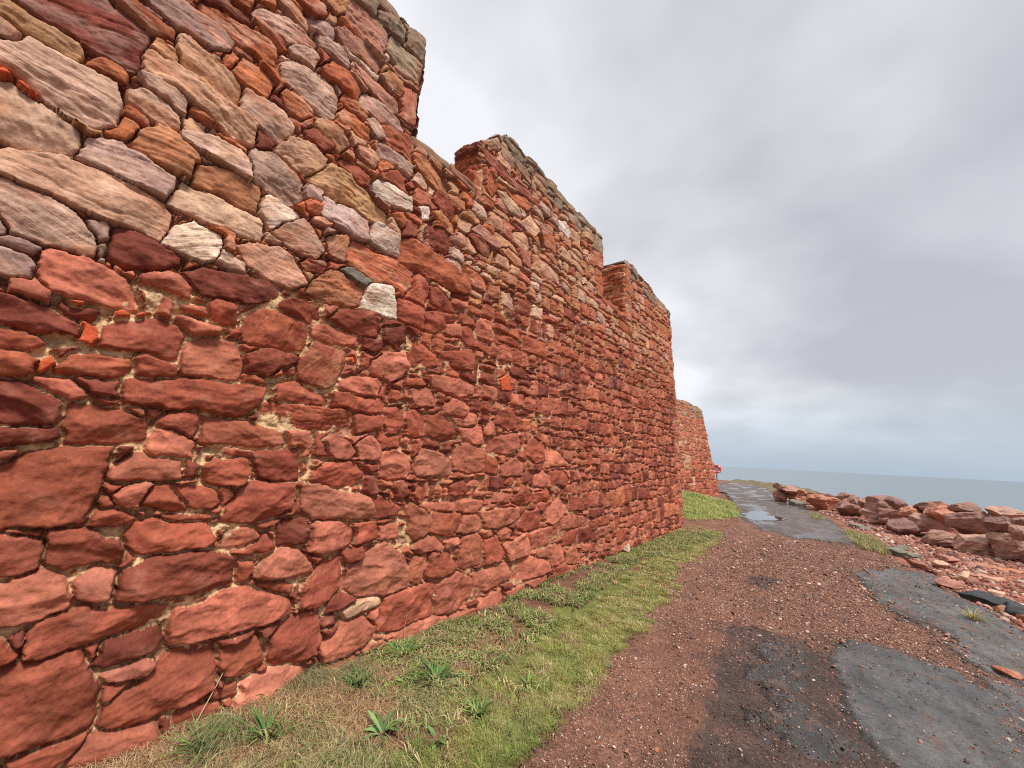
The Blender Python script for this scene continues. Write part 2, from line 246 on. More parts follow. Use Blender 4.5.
[430, 138, 84, 0, 999, 0, 271, 183, 298, 188, 303, 171, 285, 169, 272, 174],
[430, 138, 84, 0, 999, 0, 303, 186, 319, 196, 325, 181, 305, 180],
[430, 138, 84, 0, 999, 0, 305, 174, 362, 186, 367, 170, 353, 161, 313, 163],
[335, 89, 51, 0, 999, 0, 379, 171, 394, 184, 420, 175, 424, 155, 404, 153, 383, 162],
[430, 138, 84, 0, 999, 0, 425, 173, 449, 170, 480, 151, 427, 148],
[440, 152, 96, 0, 999, 0, 217, 146, 218, 154, 228, 162, 257, 157, 264, 144, 257, 137, 222, 138],
[430, 138, 84, 0, 999, 0, 259, 165, 280, 170, 309, 163, 308, 143, 291, 141, 265, 143],
[335, 89, 51, 0, 999, 0, 310, 155, 319, 159, 333, 153, 334, 138, 312, 141],
[430, 138, 84, 0, 999, 0, 337, 149, 361, 157, 376, 152, 375, 137, 338, 137],
[430, 138, 84, 0, 999, 0, 397, 133, 418, 143, 434, 133, 430, 123, 398, 125],
[335, 89, 51, 0, 999, 0, 439, 141, 465, 143, 481, 130, 476, 123, 442, 124],
[335, 89, 51, 0, 999, 0, 208, 132, 228, 127, 227, 118, 210, 118],
[335, 89, 51, 0, 999, 0, 260, 128, 275, 133, 288, 123, 277, 119, 261, 120],
[335, 89, 51, 0, 999, 0, 359, 108, 378, 125, 395, 117, 395, 105, 376, 103],
[430, 138, 84, 0, 999, 0, 323, 120, 357, 116, 354, 108, 324, 110],
[335, 89, 51, 0, 999, 0, 399, 115, 433, 118, 440, 110, 434, 105, 402, 105],
[430, 138, 84, 0, 999, 0, 209, 89, 209, 108, 216, 114, 232, 108, 241, 101, 240, 90, 230, 84, 212, 83],
[335, 89, 51, 0, 999, 0, 242, 88, 246, 104, 278, 101, 278, 91, 267, 82],
[430, 138, 84, 0, 999, 0, 276, 84, 283, 99, 303, 97, 313, 88, 305, 82],
[430, 138, 84, 0, 999, 0, 307, 100, 327, 101, 372, 100, 376, 91, 359, 85, 332, 82, 313, 86],
[335, 89, 51, 0, 999, 0, 374, 78, 384, 94, 411, 97, 419, 87, 417, 73, 385, 73],
[430, 138, 84, 0, 999, 0, 432, 79, 429, 98, 461, 106, 487, 97, 472, 83, 444, 75],
[430, 138, 84, 0, 999, 0, 223, 77, 230, 84, 248, 83, 258, 75, 256, 72, 232, 72],
[430, 138, 84, 0, 999, 0, 258, 78, 279, 79, 281, 72, 261, 71],
[430, 138, 84, 1, 999, 0, 282, 51, 283, 78, 302, 80, 313, 72, 314, 51, 297, 47],
[335, 89, 51, 0, 999, 0, 314, 74, 336, 72, 349, 53, 345, 48, 320, 47],
[430, 138, 84, 0, 999, 0, 347, 62, 393, 71, 399, 46, 376, 45, 359, 44],
[430, 138, 84, 0, 999, 0, 397, 68, 463, 75, 471, 60, 441, 51, 403, 50],
[430, 138, 84, 0, 999, 0, 219, 54, 226, 70, 239, 72, 241, 58, 234, 48, 221, 51],
[335, 89, 51, 0, 999, 0, 241, 50, 243, 71, 264, 66, 278, 55, 277, 48, 259, 47],
[430, 138, 84, 0, 999, 0, 255, 19, 253, 41, 281, 46, 301, 37, 302, 22, 285, 14, 258, 14],
[430, 138, 84, 0, 999, 0, 302, 40, 329, 43, 359, 42, 363, 26, 347, 22, 308, 21],
[430, 138, 84, 0, 999, 0, 364, 39, 399, 43, 442, 30, 445, 18, 405, 17, 368, 20],
[430, 138, 84, 0, 999, 0, 273, -2, 273, 10, 309, 9, 310, 2, 297, -2, 281, -4],
[430, 138, 84, 0, 999, 0, 311, 5, 314, 14, 348, 17, 352, 7, 330, 0, 314, 0],
[430, 138, 84, 0, 999, 0, 204, 13, 238, 17, 268, 13, 271, 2, 248, 2, 230, 1, 205, 3],
[430, 138, 84, 0, 999, 0, 354, 13, 390, 13, 390, 4, 362, 6],
[430, 138, 84, 0, 999, 0, 441, 47, 469, 49, 483, 23, 447, 23],
[430, 138, 84, 0, 999, 0, 482, 33, 500, 38, 526, 30, 523, 14, 486, 20],
[430, 138, 84, 0, 999, 0, 467, 80, 488, 84, 551, 73, 545, 63, 473, 66],
[430, 138, 84, 0, 999, 0, 393, 14, 434, 15, 437, 10, 406, 7],
[430, 138, 84, 0, 999, 0, 413, 46, 437, 46, 442, 36, 416, 39],
[430, 138, 84, 0, 999, 0, 337, 77, 348, 81, 359, 77, 356, 69, 340, 70],
[430, 138, 84, 0, 999, 0, 308, 82, 323, 81, 326, 75, 311, 75],
[255, 185, 125, 1, 999, 0, 561, 548, 594, 555, 589, 520, 546, 516],
[430, 136, 72, 1, 999, 0, 546, 514, 589, 519, 584, 485, 539, 486],
[430, 135, 60, 1, 999, 0, 875, 490, 968, 495, 975, 460, 890, 456],
[255, 185, 125, 1, 999, 0, 717, 560, 787, 553, 768, 544, 709, 546],
[430, 138, 84, 1, 999, 0, 162, 497, 183, 502, 184, 464, 162, 463],
[255, 185, 125, 1, 999, 0, 162, 566, 184, 570, 184, 539, 163, 543],
[295, 137, 88, 1, 999, 0, 141, 503, 161, 502, 183, 510, 183, 506, 160, 498]]
GPOLY={
'TA':[(2.73,4.92),(2.94,5.29),(3.29,5.38),(3.52,5.22),(3.72,4.98),(3.87,4.72),(3.58,3.53),(3.02,3.02),(3.0,3.35),(2.94,3.57),(2.83,4.03)],
'TB':[(3.06,8.84),(3.5,9.88),(4.09,9.78),(4.19,8.4),(4.43,7.92),(4.65,7.1),(4.1,4.31),(3.85,4.63),(3.72,4.98),(3.67,5.81),(3.56,6.48),(3.36,6.86),(3.14,7.54)],
'TC':[(1.98,4.37),(2.13,4.99),(2.57,4.98),(2.76,4.74),(2.85,4.0),(2.95,3.54),(3.02,3.24),(3.0,2.99),(2.17,2.23),(2.18,2.63),(2.21,2.85),(2.17,3.09),(2.19,3.49)],
'TD':[(0.75,14.0),(1.39,12.5),(2.27,11.71),(3.36,11.83),(3.6,13.09),(2.83,17.47),(1.78,22.61),(0.73,26.41),(-1.54,41.48),(-5.91,51.05),(-4.31,35.76),(-1.89,25.22),(-0.37,19.35)],
'S1':[(1.87,6.68),(2.02,7.48),(2.29,7.35),(2.17,6.59)],
'PATH':[(1.58,1.69),(1.47,1.85),(1.49,2.2),(1.47,2.79),(1.36,4.03),(1.27,5.08),(1.04,6.51),(1.02,9.29),(0.86,10.54),(0.66,11.8),(0.71,14.26),(-0.37,19.35),(-2.0,26.73),(-4.6,32.05),(-9,51.05),(-1.54,41.48),(0.73,26.41),(1.78,22.61),(2.83,17.47),(3.6,13.09),(3.83,10.68),(4.16,9.86),(4.2,8.27),(4.4,7.93),(4.6,7.18),(4.9,6.5),(5.2,5.56)],
'puddle':[(0.55,16.65),(0.58,17.38),(0.87,17.63),(1.1,16.29),(1.24,14.73),(1.0,14.07),(0.79,14.7)],
'grassR':[(3.08,14.63),(3.36,14.78),(3.68,13.56),(3.83,11.87),(3.71,11.22),(3.46,11.41),(3.25,12.16)],
'grassR2':[(2.15,18.37),(2.39,19.21),(2.73,17.32),(2.45,16.55)],
'verge':[(1.58,1.69),(1.47,1.85),(1.49,2.2),(1.47,2.79),(1.36,4.03),(1.27,5.08),(0.73,5.92),(0.27,5.4),(0.55,3.88),(0.76,2.65),(0.87,2.06),(1.3,1.76)],
}
CLOUD_GAIN=3.65
LIFE=(-6.33,46.39,1.29)
BOULDERS=[
(4.45,15.47,.18,.86,.45,'d','low dark boulder at the foot of the bank under the salmon one'),
(4.03,17.62,.23,.91,.53,'b','long sloping boulder at the bank foot left of the low dark one'),
(4.90,14.05,.15,.93,.41,'a','long low brown boulder at the bank foot below the squarish buff one'),
(5.37,13.60,.16,.83,.42,'e','pale fractured boulder at the bank foot below the big round one'),
(5.72,13.13,.24,.58,.55,'b','upright brown boulder at the bank foot by the right picture edge'),
(5.90,13.0,.16,.50,.38,'a','small boulder at the bank foot cut by the right picture edge'),
(5.00,15.65,.36,.91,.46,'b','squarish buff boulder in the middle tier above the long low one'),
(5.43,14.16,.56,.88,.55,'a','big round mauve brown boulder in the middle tier of the bank'),
(5.71,13.27,.64,.55,.38,'d','smooth tilted purple brown boulder right of the big round one'),
(5.77,12.50,.60,.31,.28,'b','small buff boulder at the right picture edge above the upright one'),
(4.67,16.11,.56,.58,.42,'c','salmon pink boulder in the middle tier left of the squarish buff one'),
(4.23,17.72,.51,1.16,.76,'a','largest brown boulder in the bank with a dark hollow on its right'),
(5.20,15.47,.69,.79,.48,'c','orange brown flat topped boulder in the top tier above the squarish buff one'),
(5.12,15.98,.78,.69,.35,'d','dark boulder peeping over the orange brown flat topped one'),
(5.43,14.36,.88,.64,.32,'a','broken topped boulder in the top tier above the big round one'),
(5.91,14.08,.84,.78,.30,'e','long pale brown boulder in the top tier near the right picture edge'),
(4.45,16.93,.75,.53,.38,'d','pointed dark boulder crowning the bank behind the largest brown one'),
(5.83,12.68,.79,.28,.20,'a','smallest boulder in the top tier at the right picture edge'),
(6.2,12.1,.15,.63,.40,'b',None),(6.25,12.2,.58,.58,.38,'a',None),(6.4,12.6,.83,.55,.31,'d',None),(6.9,10.9,.2,.9,.6,'b',None),(6.7,11.6,.62,.8,.5,'a',None),(7.5,10.3,.65,.8,.5,'d',None),(8.0,8.6,.2,1.0,.65,'c',None),(8.4,8.9,.68,.8,.5,'b',None),(8.7,7.4,.2,.9,.6,'d',None),(9.3,6.2,.2,1.0,.65,'a',None),(9.5,6.8,.68,.8,.5,'e',None),(10.1,4.8,.2,1.0,.65,'b',None),(10.8,3.2,.2,1.0,.65,'a',None),(7.4,9.6,.2,.9,.6,'a',None),
(3.41,19.70,.28,1.05,.64,'a','wide dark brown boulder at the bank foot right of the bright red one'),
(2.60,21.22,.30,1.18,.69,'c','bright orange red boulder lying at the far bank foot'),
(1.53,24.44,.24,.94,.55,'c','pale salmon boulder at the far end of the bank foot'),
(0.97,24.27,.29,.71,.63,'b','buff boulder where the boulder bank begins by the tarmac'),
(3.37,20.22,.62,.55,.42,'a','pointed brown boulder standing up alone on top of the wide dark brown one'),
(3.57,19.11,.62,.34,.28,'b','small pale boulder beside the pointed brown one'),
(2.89,21.70,.47,.60,.40,'d','dark purple boulder peeping over the bright orange red one'),
(3.82,18.34,.57,.54,.40,'b','rounded brown boulder left of the largest brown one'),
(2.26,23.13,.51,.51,.29,'d','small dark boulder behind the left end of the bright orange red one'),
(2.58,22.18,.55,.34,.22,'a','smallest boulder on the far crest behind the bright orange red one'),
(1.39,24.02,.59,1.00,.39,'b','long brown boulder on the far crest above the pale salmon one'),
(0.93,23.87,.74,.47,.35,'a','brown boulder on the far crest above the buff one'),
(1.91,23.25,.54,.44,.29,'c','reddish boulder on the far crest between the long brown and small dark ones'),
]
hid=0
for i,b in enumerate(BOULDERS):
    if b[6] is None: BOULDERS[i]=b[:6]+('brown boulder of the bank just outside the right picture edge',)
ROCKS=[
(4.50,8.3,.55,.26,.13,-40,'T','black wet tarmac slab lying tilted at the edge of the red rubble','tarmac_slab'),
(4.72,7.95,.45,.3,.12,-30,'T','dark tarmac slab half cut by the right picture edge','tarmac_slab'),
(4.02,10.3,.34,.2,.11,-40,'R','flat salmon rock at the tarmac edge near the pale grass','rock'),
(4.16,9.0,.34,.22,.10,20,'R','pinkish flat rock lying against the top of the tarmac edge','rock'),
(4.45,9.7,.24,.18,.13,60,'p','cream coloured rock among the red rubble','rock'),
(4.62,8.9,.17,.13,.09,10,'p','small cream rock nearest the black tarmac slab','rock'),
(4.75,10.2,.42,.18,.07,-30,'pR','long pale flat slab of rock in the middle of the rubble','rock'),
(5.15,11.4,.6,.22,.08,-35,'bR','long buff flat rock below the boulders by the right picture edge','rock'),
(4.35,10.6,.26,.2,.12,35,'p','buff lumpy rock beside the cream rock','rock'),
(3.98,11.6,.55,.22,.11,-50,'g','long dark grey rock at the end of the pale grass strip','rock'),
(4.05,12.3,.40,.2,.10,-50,'g','dark grey rock on the rubble side of the pale grass','rock'),
(4.55,11.4,.36,.25,.12,-10,'R','broad pink flat rock in the rubble above the buff lumpy one','rock'),
(3.55,15.9,.7,.2,.10,-62,'g','long grey ledge rock above the pale grass strip','rock'),
(1.66,22.4,1.1,.35,.22,-70,'g','grey broken ledge at the tarmac edge where the boulders begin','rock'),
(.09,6.75,.16,.12,.13,10,'wp','pale rounded stone lying on the weeds against the wall','stone'),
(1.24,4.46,.085,.04,.015,40,'ob','thin orange stone chip on the path beside the turf','stone'),
(3.93,5.41,.20,.11,.035,-35,'ro','flat orange red stone on the grey tarmac near the right picture edge','stone'),
(2.26,5.1,.06,.035,.018,20,'R','pink stone chip lying mid path above the dark strip','stone'),
(1.98,4.98,.09,.035,.014,65,'ob','thin orange stone chip lying mid path','stone'),
(-1.0,12.2,.9,.35,.16,20,'wp','pale flat rock at the foot of the grass mound by the wall end','rock'),
]
PLANTS=[
('r',.46,1.07,57,0.20,'bright green plantain on the straw nearest the dock leaves'),
('r',.37,1.65,65,0.17,'green plantain clump on the straw under the long grass'),
('r',.30,2.05,72,0.18,'dark bushy green plantain close to the wall stones'),
('r',.74,1.98,118,0.21,'widest green plantain clump in the middle of the verge'),
('s',.10,2.52,34,0.09,'small bright green plantain right at the wall base'),
('s',.24,3.33,34,0.12,'pale green plantain beside the bare red soil patch'),
('s',.36,3.42,22,0.08,'tiny green plantain right of the pale green one by the bare soil'),
('r',.32,.82,50,0.20,'green plantain at the bottom picture edge by the wall'),
('s',1.14,1.98,46,0.14,'yellow green spiky plantain near the gravel edge'),
('d',.88,1.50,14,0.14,'grey green dock with broad leaves at the bottom picture edge'),
('d',1.12,1.68,9,0.09,'small broad leaved dock beside the gravel'),
('s',1.16,2.47,30,0.08,'low leafy green plant set in the turf above the gravel'),
('s',.62,1.85,40,0.12,'blue green plantain above the widest clump'),
('s',.35,2.75,26,0.08,'small plantain between the weeds and the turf'),
('t',4.08,7.18,150,.20,'pale yellow grass tuft growing beside the black tarmac slab'),
('s',2.87,3.81,26,0.04,'tiny mossy green tuft at the broken tarmac edge'),
]
import bpy, bmesh, math, random
import numpy as np
from mathutils import Vector, Matrix

rng = np.random.default_rng(7)
random.seed(7)
scene = bpy.context.scene
COL = scene.collection

# ------------------------------------------------------------------ noise
_PERM = np.random.default_rng(3).permutation(4096).astype(np.int64)
_ANG = np.random.default_rng(5).random(4096) * 2 * np.pi
_GX, _GY = np.cos(_ANG), np.sin(_ANG)
_RND = np.random.default_rng(9).random(4096)

def _h(xi, yi, s):
    return _PERM[(_PERM[(xi + s * 131) & 4095] + yi) & 4095]

def pn(x, y, s=0):
    """gradient noise, about -1..1"""
    xi = np.floor(x).astype(np.int64); yi = np.floor(y).astype(np.int64)
    fx = x - xi; fy = y - yi
    ux = fx * fx * fx * (fx * (fx * 6 - 15) + 10); uy = fy * fy * fy * (fy * (fy * 6 - 15) + 10)
    def g(a, b):
        k = _h(xi + a, yi + b, s)
        return _GX[k] * (fx - a) + _GY[k] * (fy - b)
    n = (g(0, 0) * (1 - ux) + g(1, 0) * ux) * (1 - uy) + (g(0, 1) * (1 - ux) + g(1, 1) * ux) * uy
    return n * 1.5

def fbm(x, y, s=0, o=3, gain=.5):
    t = 0; a = 1; f = 1
    for i in range(o):
        t = t + a * pn(x * f + 17.3 * i, y * f - 9.1 * i, s + i); a *= gain; f *= 2.03
    return t

def sstep(a, b, x):
    t = np.clip((x - a) / (b - a), 0, 1)
    return t * t * (3 - 2 * t)

def poly_sd(px, py, P):
    """signed distance to a polygon, positive inside"""
    P = np.asarray(P, float); n = len(P)
    d = np.full(px.shape, 1e9); ins = np.zeros(px.shape, bool)
    for i in range(n):
        ax, ay = P[i]; bx, by = P[(i + 1) % n]
        ex, ey = bx - ax, by - ay
        wx, wy = px - ax, py - ay
        t = np.clip((wx * ex + wy * ey) / (ex * ex + ey * ey + 1e-12), 0, 1)
        d = np.minimum(d, (wx - ex * t) ** 2 + (wy - ey * t) ** 2)
        if ey != 0:
            c = ((ay > py) != (by > py)) & (px < ex * (py - ay) / ey + ax)
            ins ^= c
    d = np.sqrt(d)
    return np.where(ins, d, -d)

# ------------------------------------------------------------------ objects
def tag(o, label=None, cat=None, group=None, kind=None):
    if label: o['label'] = label
    if cat: o['category'] = cat
    if group: o['group'] = group
    if kind: o['kind'] = kind
    return o

def empty(name, loc=(0, 0, 0)):
    o = bpy.data.objects.new(name, None); o.location = loc; COL.objects.link(o)
    o.empty_display_size = .2
    return o

def link(name, me, mat, parent=None):
    o = bpy.data.objects.new(name, me); COL.objects.link(o)
    if mat: me.materials.append(mat)
    if parent: o.parent = parent
    return o

def mesh_np(name, V, F, mat=None, col=None, parent=None, smooth=True, attrs=None, bed=None):
    """V (n,3), F (m,k) or a list of such arrays; col (n,3) point colour"""
    me = bpy.data.meshes.new(name)
    Fs = F if isinstance(F, list) else [F]
    Fs = [np.asarray(f, np.int32) for f in Fs if len(f)]
    me.vertices.add(len(V)); me.vertices.foreach_set('co', np.ascontiguousarray(V, np.float32).ravel())
    li = np.concatenate([f.ravel() for f in Fs])
    tot = np.concatenate([np.full(len(f), f.shape[1], np.int32) for f in Fs])
    st = np.concatenate([[0], np.cumsum(tot)[:-1]]).astype(np.int32)
    me.loops.add(len(li)); me.loops.foreach_set('vertex_index', li)
    me.polygons.add(len(tot)); me.polygons.foreach_set('loop_start', st)
    me.polygons.foreach_set('loop_total', tot)
    me.polygons.foreach_set('use_smooth', np.full(len(tot), smooth))
    me.update(calc_edges=True)
    if col is not None:
        a = me.attributes.new('Col', 'FLOAT_COLOR', 'POINT')
        c4 = np.ones((len(V), 4), np.float32); c4[:, :3] = np.clip(col, 0, 1)
        a.data.foreach_set('color', c4.ravel())
    if bed is not None:
        a = me.attributes.new('Bed', 'FLOAT_VECTOR', 'POINT'); a.data.foreach_set('vector', np.ascontiguousarray(bed, np.float32).ravel())
    for k, v in (attrs or {}).items():
        a = me.attributes.new(k, 'FLOAT', 'POINT'); a.data.foreach_set('value', np.asarray(v, np.float32))
    return link(name, me, mat, parent)

def sub_mesh(name, V, F, mask, mat, col, parent, smooth=True, bed=None):
    F = F[mask]; u, inv = np.unique(F, return_inverse=True)
    return mesh_np(name, V[u], inv.reshape(F.shape), mat, col[u], parent, smooth, bed=None if bed is None else bed[u])

def grid_faces(nu, nv):
    i, j = np.meshgrid(np.arange(nu - 1), np.arange(nv - 1), indexing='ij')
    a = (i * nv + j).ravel()
    return np.stack([a, a + nv, a + nv + 1, a + 1], 1)

# ------------------------------------------------------------------ materials
def mat_new(name):
    m = bpy.data.materials.new(name); m.use_nodes = True
    nt = m.node_tree; b = nt.nodes['Principled BSDF']
    return m, nt, b

def nd(nt, t, **k):
    n = nt.nodes.new(t)
    for a, v in k.items():
        if a in n.inputs: n.inputs[a].default_value = v
        else: setattr(n, a, v)
    return n

def mat_attr(name, rough=.85, spec=.3, mott=(9, .35), bumps=((60, .5, .006), (220, .4, .003)), rough_attr=False, fine_col=(70, .3), trans=0, bed=False):
    """surface whose own colour is stored per point, broken up by procedural mottling and grain"""
    m, nt, b = mat_new(name); L = nt.links
    at = nd(nt, 'ShaderNodeAttribute'); at.attribute_name = 'Col'
    tc = nd(nt, 'ShaderNodeTexCoord'); src = tc.outputs['Object']
    cur = at.outputs['Color']
    for sc, am in (mott, fine_col):
        n = nd(nt, 'ShaderNodeTexNoise', Scale=sc, Detail=6.0, Roughness=.65); L.new(src, n.inputs['Vector'])
        mr = nd(nt, 'ShaderNodeMapRange'); mr.inputs['From Min'].default_value = .25; mr.inputs['From Max'].default_value = .75
        mr.inputs['To Min'].default_value = 1 - am; mr.inputs['To Max'].default_value = 1 + am
        L.new(n.outputs['Fac'], mr.inputs['Value'])
        vm = nd(nt, 'ShaderNodeVectorMath', operation='SCALE')
        L.new(cur, vm.inputs[0]); L.new(mr.outputs[0], vm.inputs['Scale']); cur = vm.outputs[0]
    prev = None
    if bed:
        ba = nd(nt, 'ShaderNodeAttribute'); ba.attribute_name = 'Bed'
        sp = nd(nt, 'ShaderNodeSeparateXYZ'); L.new(ba.outputs['Vector'], sp.inputs[0])
        cb = nd(nt, 'ShaderNodeCombineXYZ'); L.new(sp.outputs[0], cb.inputs[0]); L.new(sp.outputs[1], cb.inputs[1])
        n = nd(nt, 'ShaderNodeTexNoise', Scale=1., Detail=5.0, Roughness=.62, Distortion=.3); L.new(cb.outputs[0], n.inputs['Vector'])
        bp = nd(nt, 'ShaderNodeBump', Distance=.006); L.new(n.outputs['Fac'], bp.inputs['Height']); L.new(sp.outputs[2], bp.inputs['Strength']); prev = bp.outputs['Normal']
        mr = nd(nt, 'ShaderNodeMapRange'); mr.inputs['From Min'].default_value = .3; mr.inputs['From Max'].default_value = .7; mr.inputs['To Min'].default_value = -.14; mr.inputs['To Max'].default_value = .14
        L.new(n.outputs['Fac'], mr.inputs['Value'])
        mm = nd(nt, 'ShaderNodeMath', operation='MULTIPLY'); L.new(mr.outputs[0], mm.inputs[0]); L.new(sp.outputs[2], mm.inputs[1])
        ma = nd(nt, 'ShaderNodeMath', operation='ADD'); L.new(mm.outputs[0], ma.inputs[0]); ma.inputs[1].default_value = 1
        vm = nd(nt, 'ShaderNodeVectorMath', operation='SCALE'); L.new(cur, vm.inputs[0]); L.new(ma.outputs[0], vm.inputs['Scale']); cur = vm.outputs[0]
    L.new(cur, b.inputs['Base Color'])
    for sc, st, di in bumps:
        n = nd(nt, 'ShaderNodeTexNoise', Scale=sc, Detail=5.0, Roughness=.6); L.new(src, n.inputs['Vector'])
        bp = nd(nt, 'ShaderNodeBump', Strength=st, Distance=di); L.new(n.outputs['Fac'], bp.inputs['Height'])
        if prev: L.new(prev, bp.inputs['Normal'])
        prev = bp.outputs['Normal']
    if prev: L.new(prev, b.inputs['Normal'])
    b.inputs['Roughness'].default_value = rough
    b.inputs['Specular IOR Level'].default_value = spec
    if rough_attr:
        ra = nd(nt, 'ShaderNodeAttribute'); ra.attribute_name = 'rough'; L.new(ra.outputs['Fac'], b.inputs['Roughness'])
    if trans:
        b.inputs['Transmission Weight'].default_value = 0
        b.inputs['Subsurface Weight'].default_value = 0
    return m

M_STONE = mat_attr('sandstone_masonry', rough=.85, spec=.15, mott=(7, .22), fine_col=(55, .28), bumps=((28, .35, .012), (90, .45, .006), (300, .3, .002)), bed=True)
M_ROCK = mat_attr('loose_rock', rough=.75, spec=.4, mott=(5, .3), fine_col=(40, .3), bumps=((18, .6, .02), (80, .5, .006)))
M_GROUND = mat_attr('soil_and_shingle', rough=.9, spec=.25, mott=(6, .3), fine_col=(60, .55), bumps=((45, .9, .02), (140, .8, .008)))
M_GRAVEL = mat_attr('gravel_surface', rough=.85, spec=.3, mott=(4, .22), fine_col=(85, .6), bumps=((70, 1., .014), (180, .8, .006)), rough_attr=True)
M_TAR = mat_attr('worn_tarmac', rough=.4, spec=.5, mott=(7, .35), fine_col=(110, .5), bumps=((14, .5, .02), (50, .7, .009), (170, .8, .004)), rough_attr=True)
M_PEB = mat_attr('pebbles', rough=.7, spec=.4, mott=(50, .15), fine_col=(200, .2), bumps=())
M_LEAF = mat_attr('leaf_blades', rough=.6, spec=.3, mott=(20, .15), fine_col=(60, .15), bumps=())

def mat_plain(name, c, rough=.5, spec=.5):
    m, nt, b = mat_new(name)
    n = nd(nt, 'ShaderNodeTexNoise', Scale=25., Detail=4.)
    mr = nd(nt, 'ShaderNodeMapRange'); mr.inputs['To Min'].default_value = .8; mr.inputs['To Max'].default_value = 1.2
    nt.links.new(n.outputs['Fac'], mr.inputs['Value'])
    vm = nd(nt, 'ShaderNodeVectorMath', operation='SCALE'); vm.inputs[0].default_value = c
    nt.links.new(mr.outputs[0], vm.inputs['Scale']); nt.links.new(vm.outputs[0], b.inputs['Base Color'])
    b.inputs['Roughness'].default_value = rough; b.inputs['Specular IOR Level'].default_value = spec
    return m

# ------------------------------------------------------------------ masonry
PAL = dict(r=(.335, .089, .051), R=(.43, .138, .084), d=(.20, .051, .034), p=(.58, .36, .25), b=(.47, .245, .125),
           v=(.40, .245, .195), o=(.43, .135, .060), w=(.66, .53, .43), t=(.56, .105, .04), g=(.19, .175, .135), k=(.255, .185, .125))
def pal(code): return np.mean([PAL[c] for c in code], 0)

TRACED = []   # stones measured on the wall: colour in thousandths, layered or smooth, bed angle, tile, outline in centimetres
for row in STONES:
    P = np.array(row[6:], float).reshape(-1, 2) / 100
    _v = 1 if row[5] else random.uniform(.82, 1.15)
    TRACED.append((P, np.array(row[:3]) / 1000 * _v * np.array((1, random.uniform(.96, 1.04), random.uniform(.95, 1.04))), 's' if row[3] == 0 else 'a', None if row[4] == 999 else math.radians(row[4]), row[5] == 1))

def axis_of(P):
    q = P - P.mean(0); w, v = np.linalg.eigh(q.T @ q)
    a = math.atan2(v[1, 1], v[0, 1])
    return (a + math.pi / 2) % math.pi - math.pi / 2

def coursed(u0, u1, v0, v1, hfun, wfun, colfun, rs):
    """wavy courses of roughly squared rubble"""
    out = []; v = v0; k = 0
    wav = lambda u, kk: .035 * math.sin(u * 1.7 + kk * 2.1) + .025 * math.sin(u * 4.3 + kk * 1.3)
    while v < v1:
        h = hfun(v, rs); u = u0 - rs.random() * .4
        while u < u1:
            w = wfun(v, h, u, rs)
            parts = [(0, 1)]
            if h > .15 and rs.random() < (.28 if v < 2.6 else .2): s = rs.uniform(.35, .65); parts = [(0, s), (s, 1)]
            for a, b in parts:
                cu = u + w / 2
                lo = v + a * h + wav(cu, k if a == 0 else k + .5); hi = v + b * h + wav(cu, k + 1 if b == 1 else k + .5)
                j = lambda s: rs.normal(0, s)
                sk = rs.normal(0, .018)
                P = [(u + .004 + abs(j(.012)), lo + .006 + abs(j(.012))), (u + w * .5, lo + .004 + abs(j(.006)) + sk * .3), (u + w - .004 - abs(j(.012)), lo + .006 + abs(j(.012)) + sk),
                     (u + w - .004 - abs(j(.02)), hi - .006 - abs(j(.014)) + sk), (u + w * .5, hi - .004 - abs(j(.01))), (u + .004 + abs(j(.02)), hi - .006 - abs(j(.014)))]
                c, st = colfun(cu, (lo + hi) / 2, rs)
                out.append((np.array(P), c, st, rs.normal(0, .06) + (0 if st == 's' else rs.normal(0, .05)), False))
            u += w
        v += h; k += 1
    return out

def edge_line(u):   # height where smooth red rubble gives way to the mixed upper masonry
    return np.interp(u, [-4, -.2, .5, 1.8, 3.2, 5.9, 10.5], [2.15, 2.2, 2.62, 2.9, 3.35, 3.75, 3.55])

LOW = ['r', 'r', 'R', 'R', 'Rr', 'rd', 'd', 'Ro', 'd', 'R']
UPP = ['o', 'o', 'ob', 'b', 'bp', 'p', 'v', 'vr', 'r', 'd', 'or', 'wp', 'pR', 'ro']
def col_front(u, v, rs):
    e = float(edge_line(u)) + rs.normal(0, .15)
    if v > e:
        if v > 5.28 and rs.random() < .55: return pal('k') * rs.uniform(.8, 1.25), 'a'
        ch = UPP if u < 2 else ['o', 'ob', 'ob', 'b', 'bp', 'R', 'pR', 'op', 'p', 'ro', 'vp'] if u < 6 else ['o', 'op', 'ob', 'ob', 'ro', 'pR', 'pR', 'b', 'R']
        return pal(ch[rs.integers(len(ch))]) * rs.uniform(.85, 1.12), 'a'
    if v > e - .9 and u > 2 and rs.random() < .5: return pal(['r', 'd', 'dr', 'ro'][rs.integers(4)]) * rs.uniform(.85, 1.1), 'a'
    return pal(LOW[rs.integers(len(LOW))]) * rs.uniform(.85, 1.12), 's'
def h_front(v, rs):
    if v < .1: return .16
    if v < .9: return rs.uniform(.17, .27)
    if v < 2.9: return rs.uniform(.11, .21)
    if v > 4.4: return rs.uniform(.13, .22)
    return rs.uniform(.10, .19)
def w_front(v, h, u, rs):
    if v < 3.3: return h * rs.uniform(.6, 1.65)
    return h * rs.uniform(.9, 2.7)

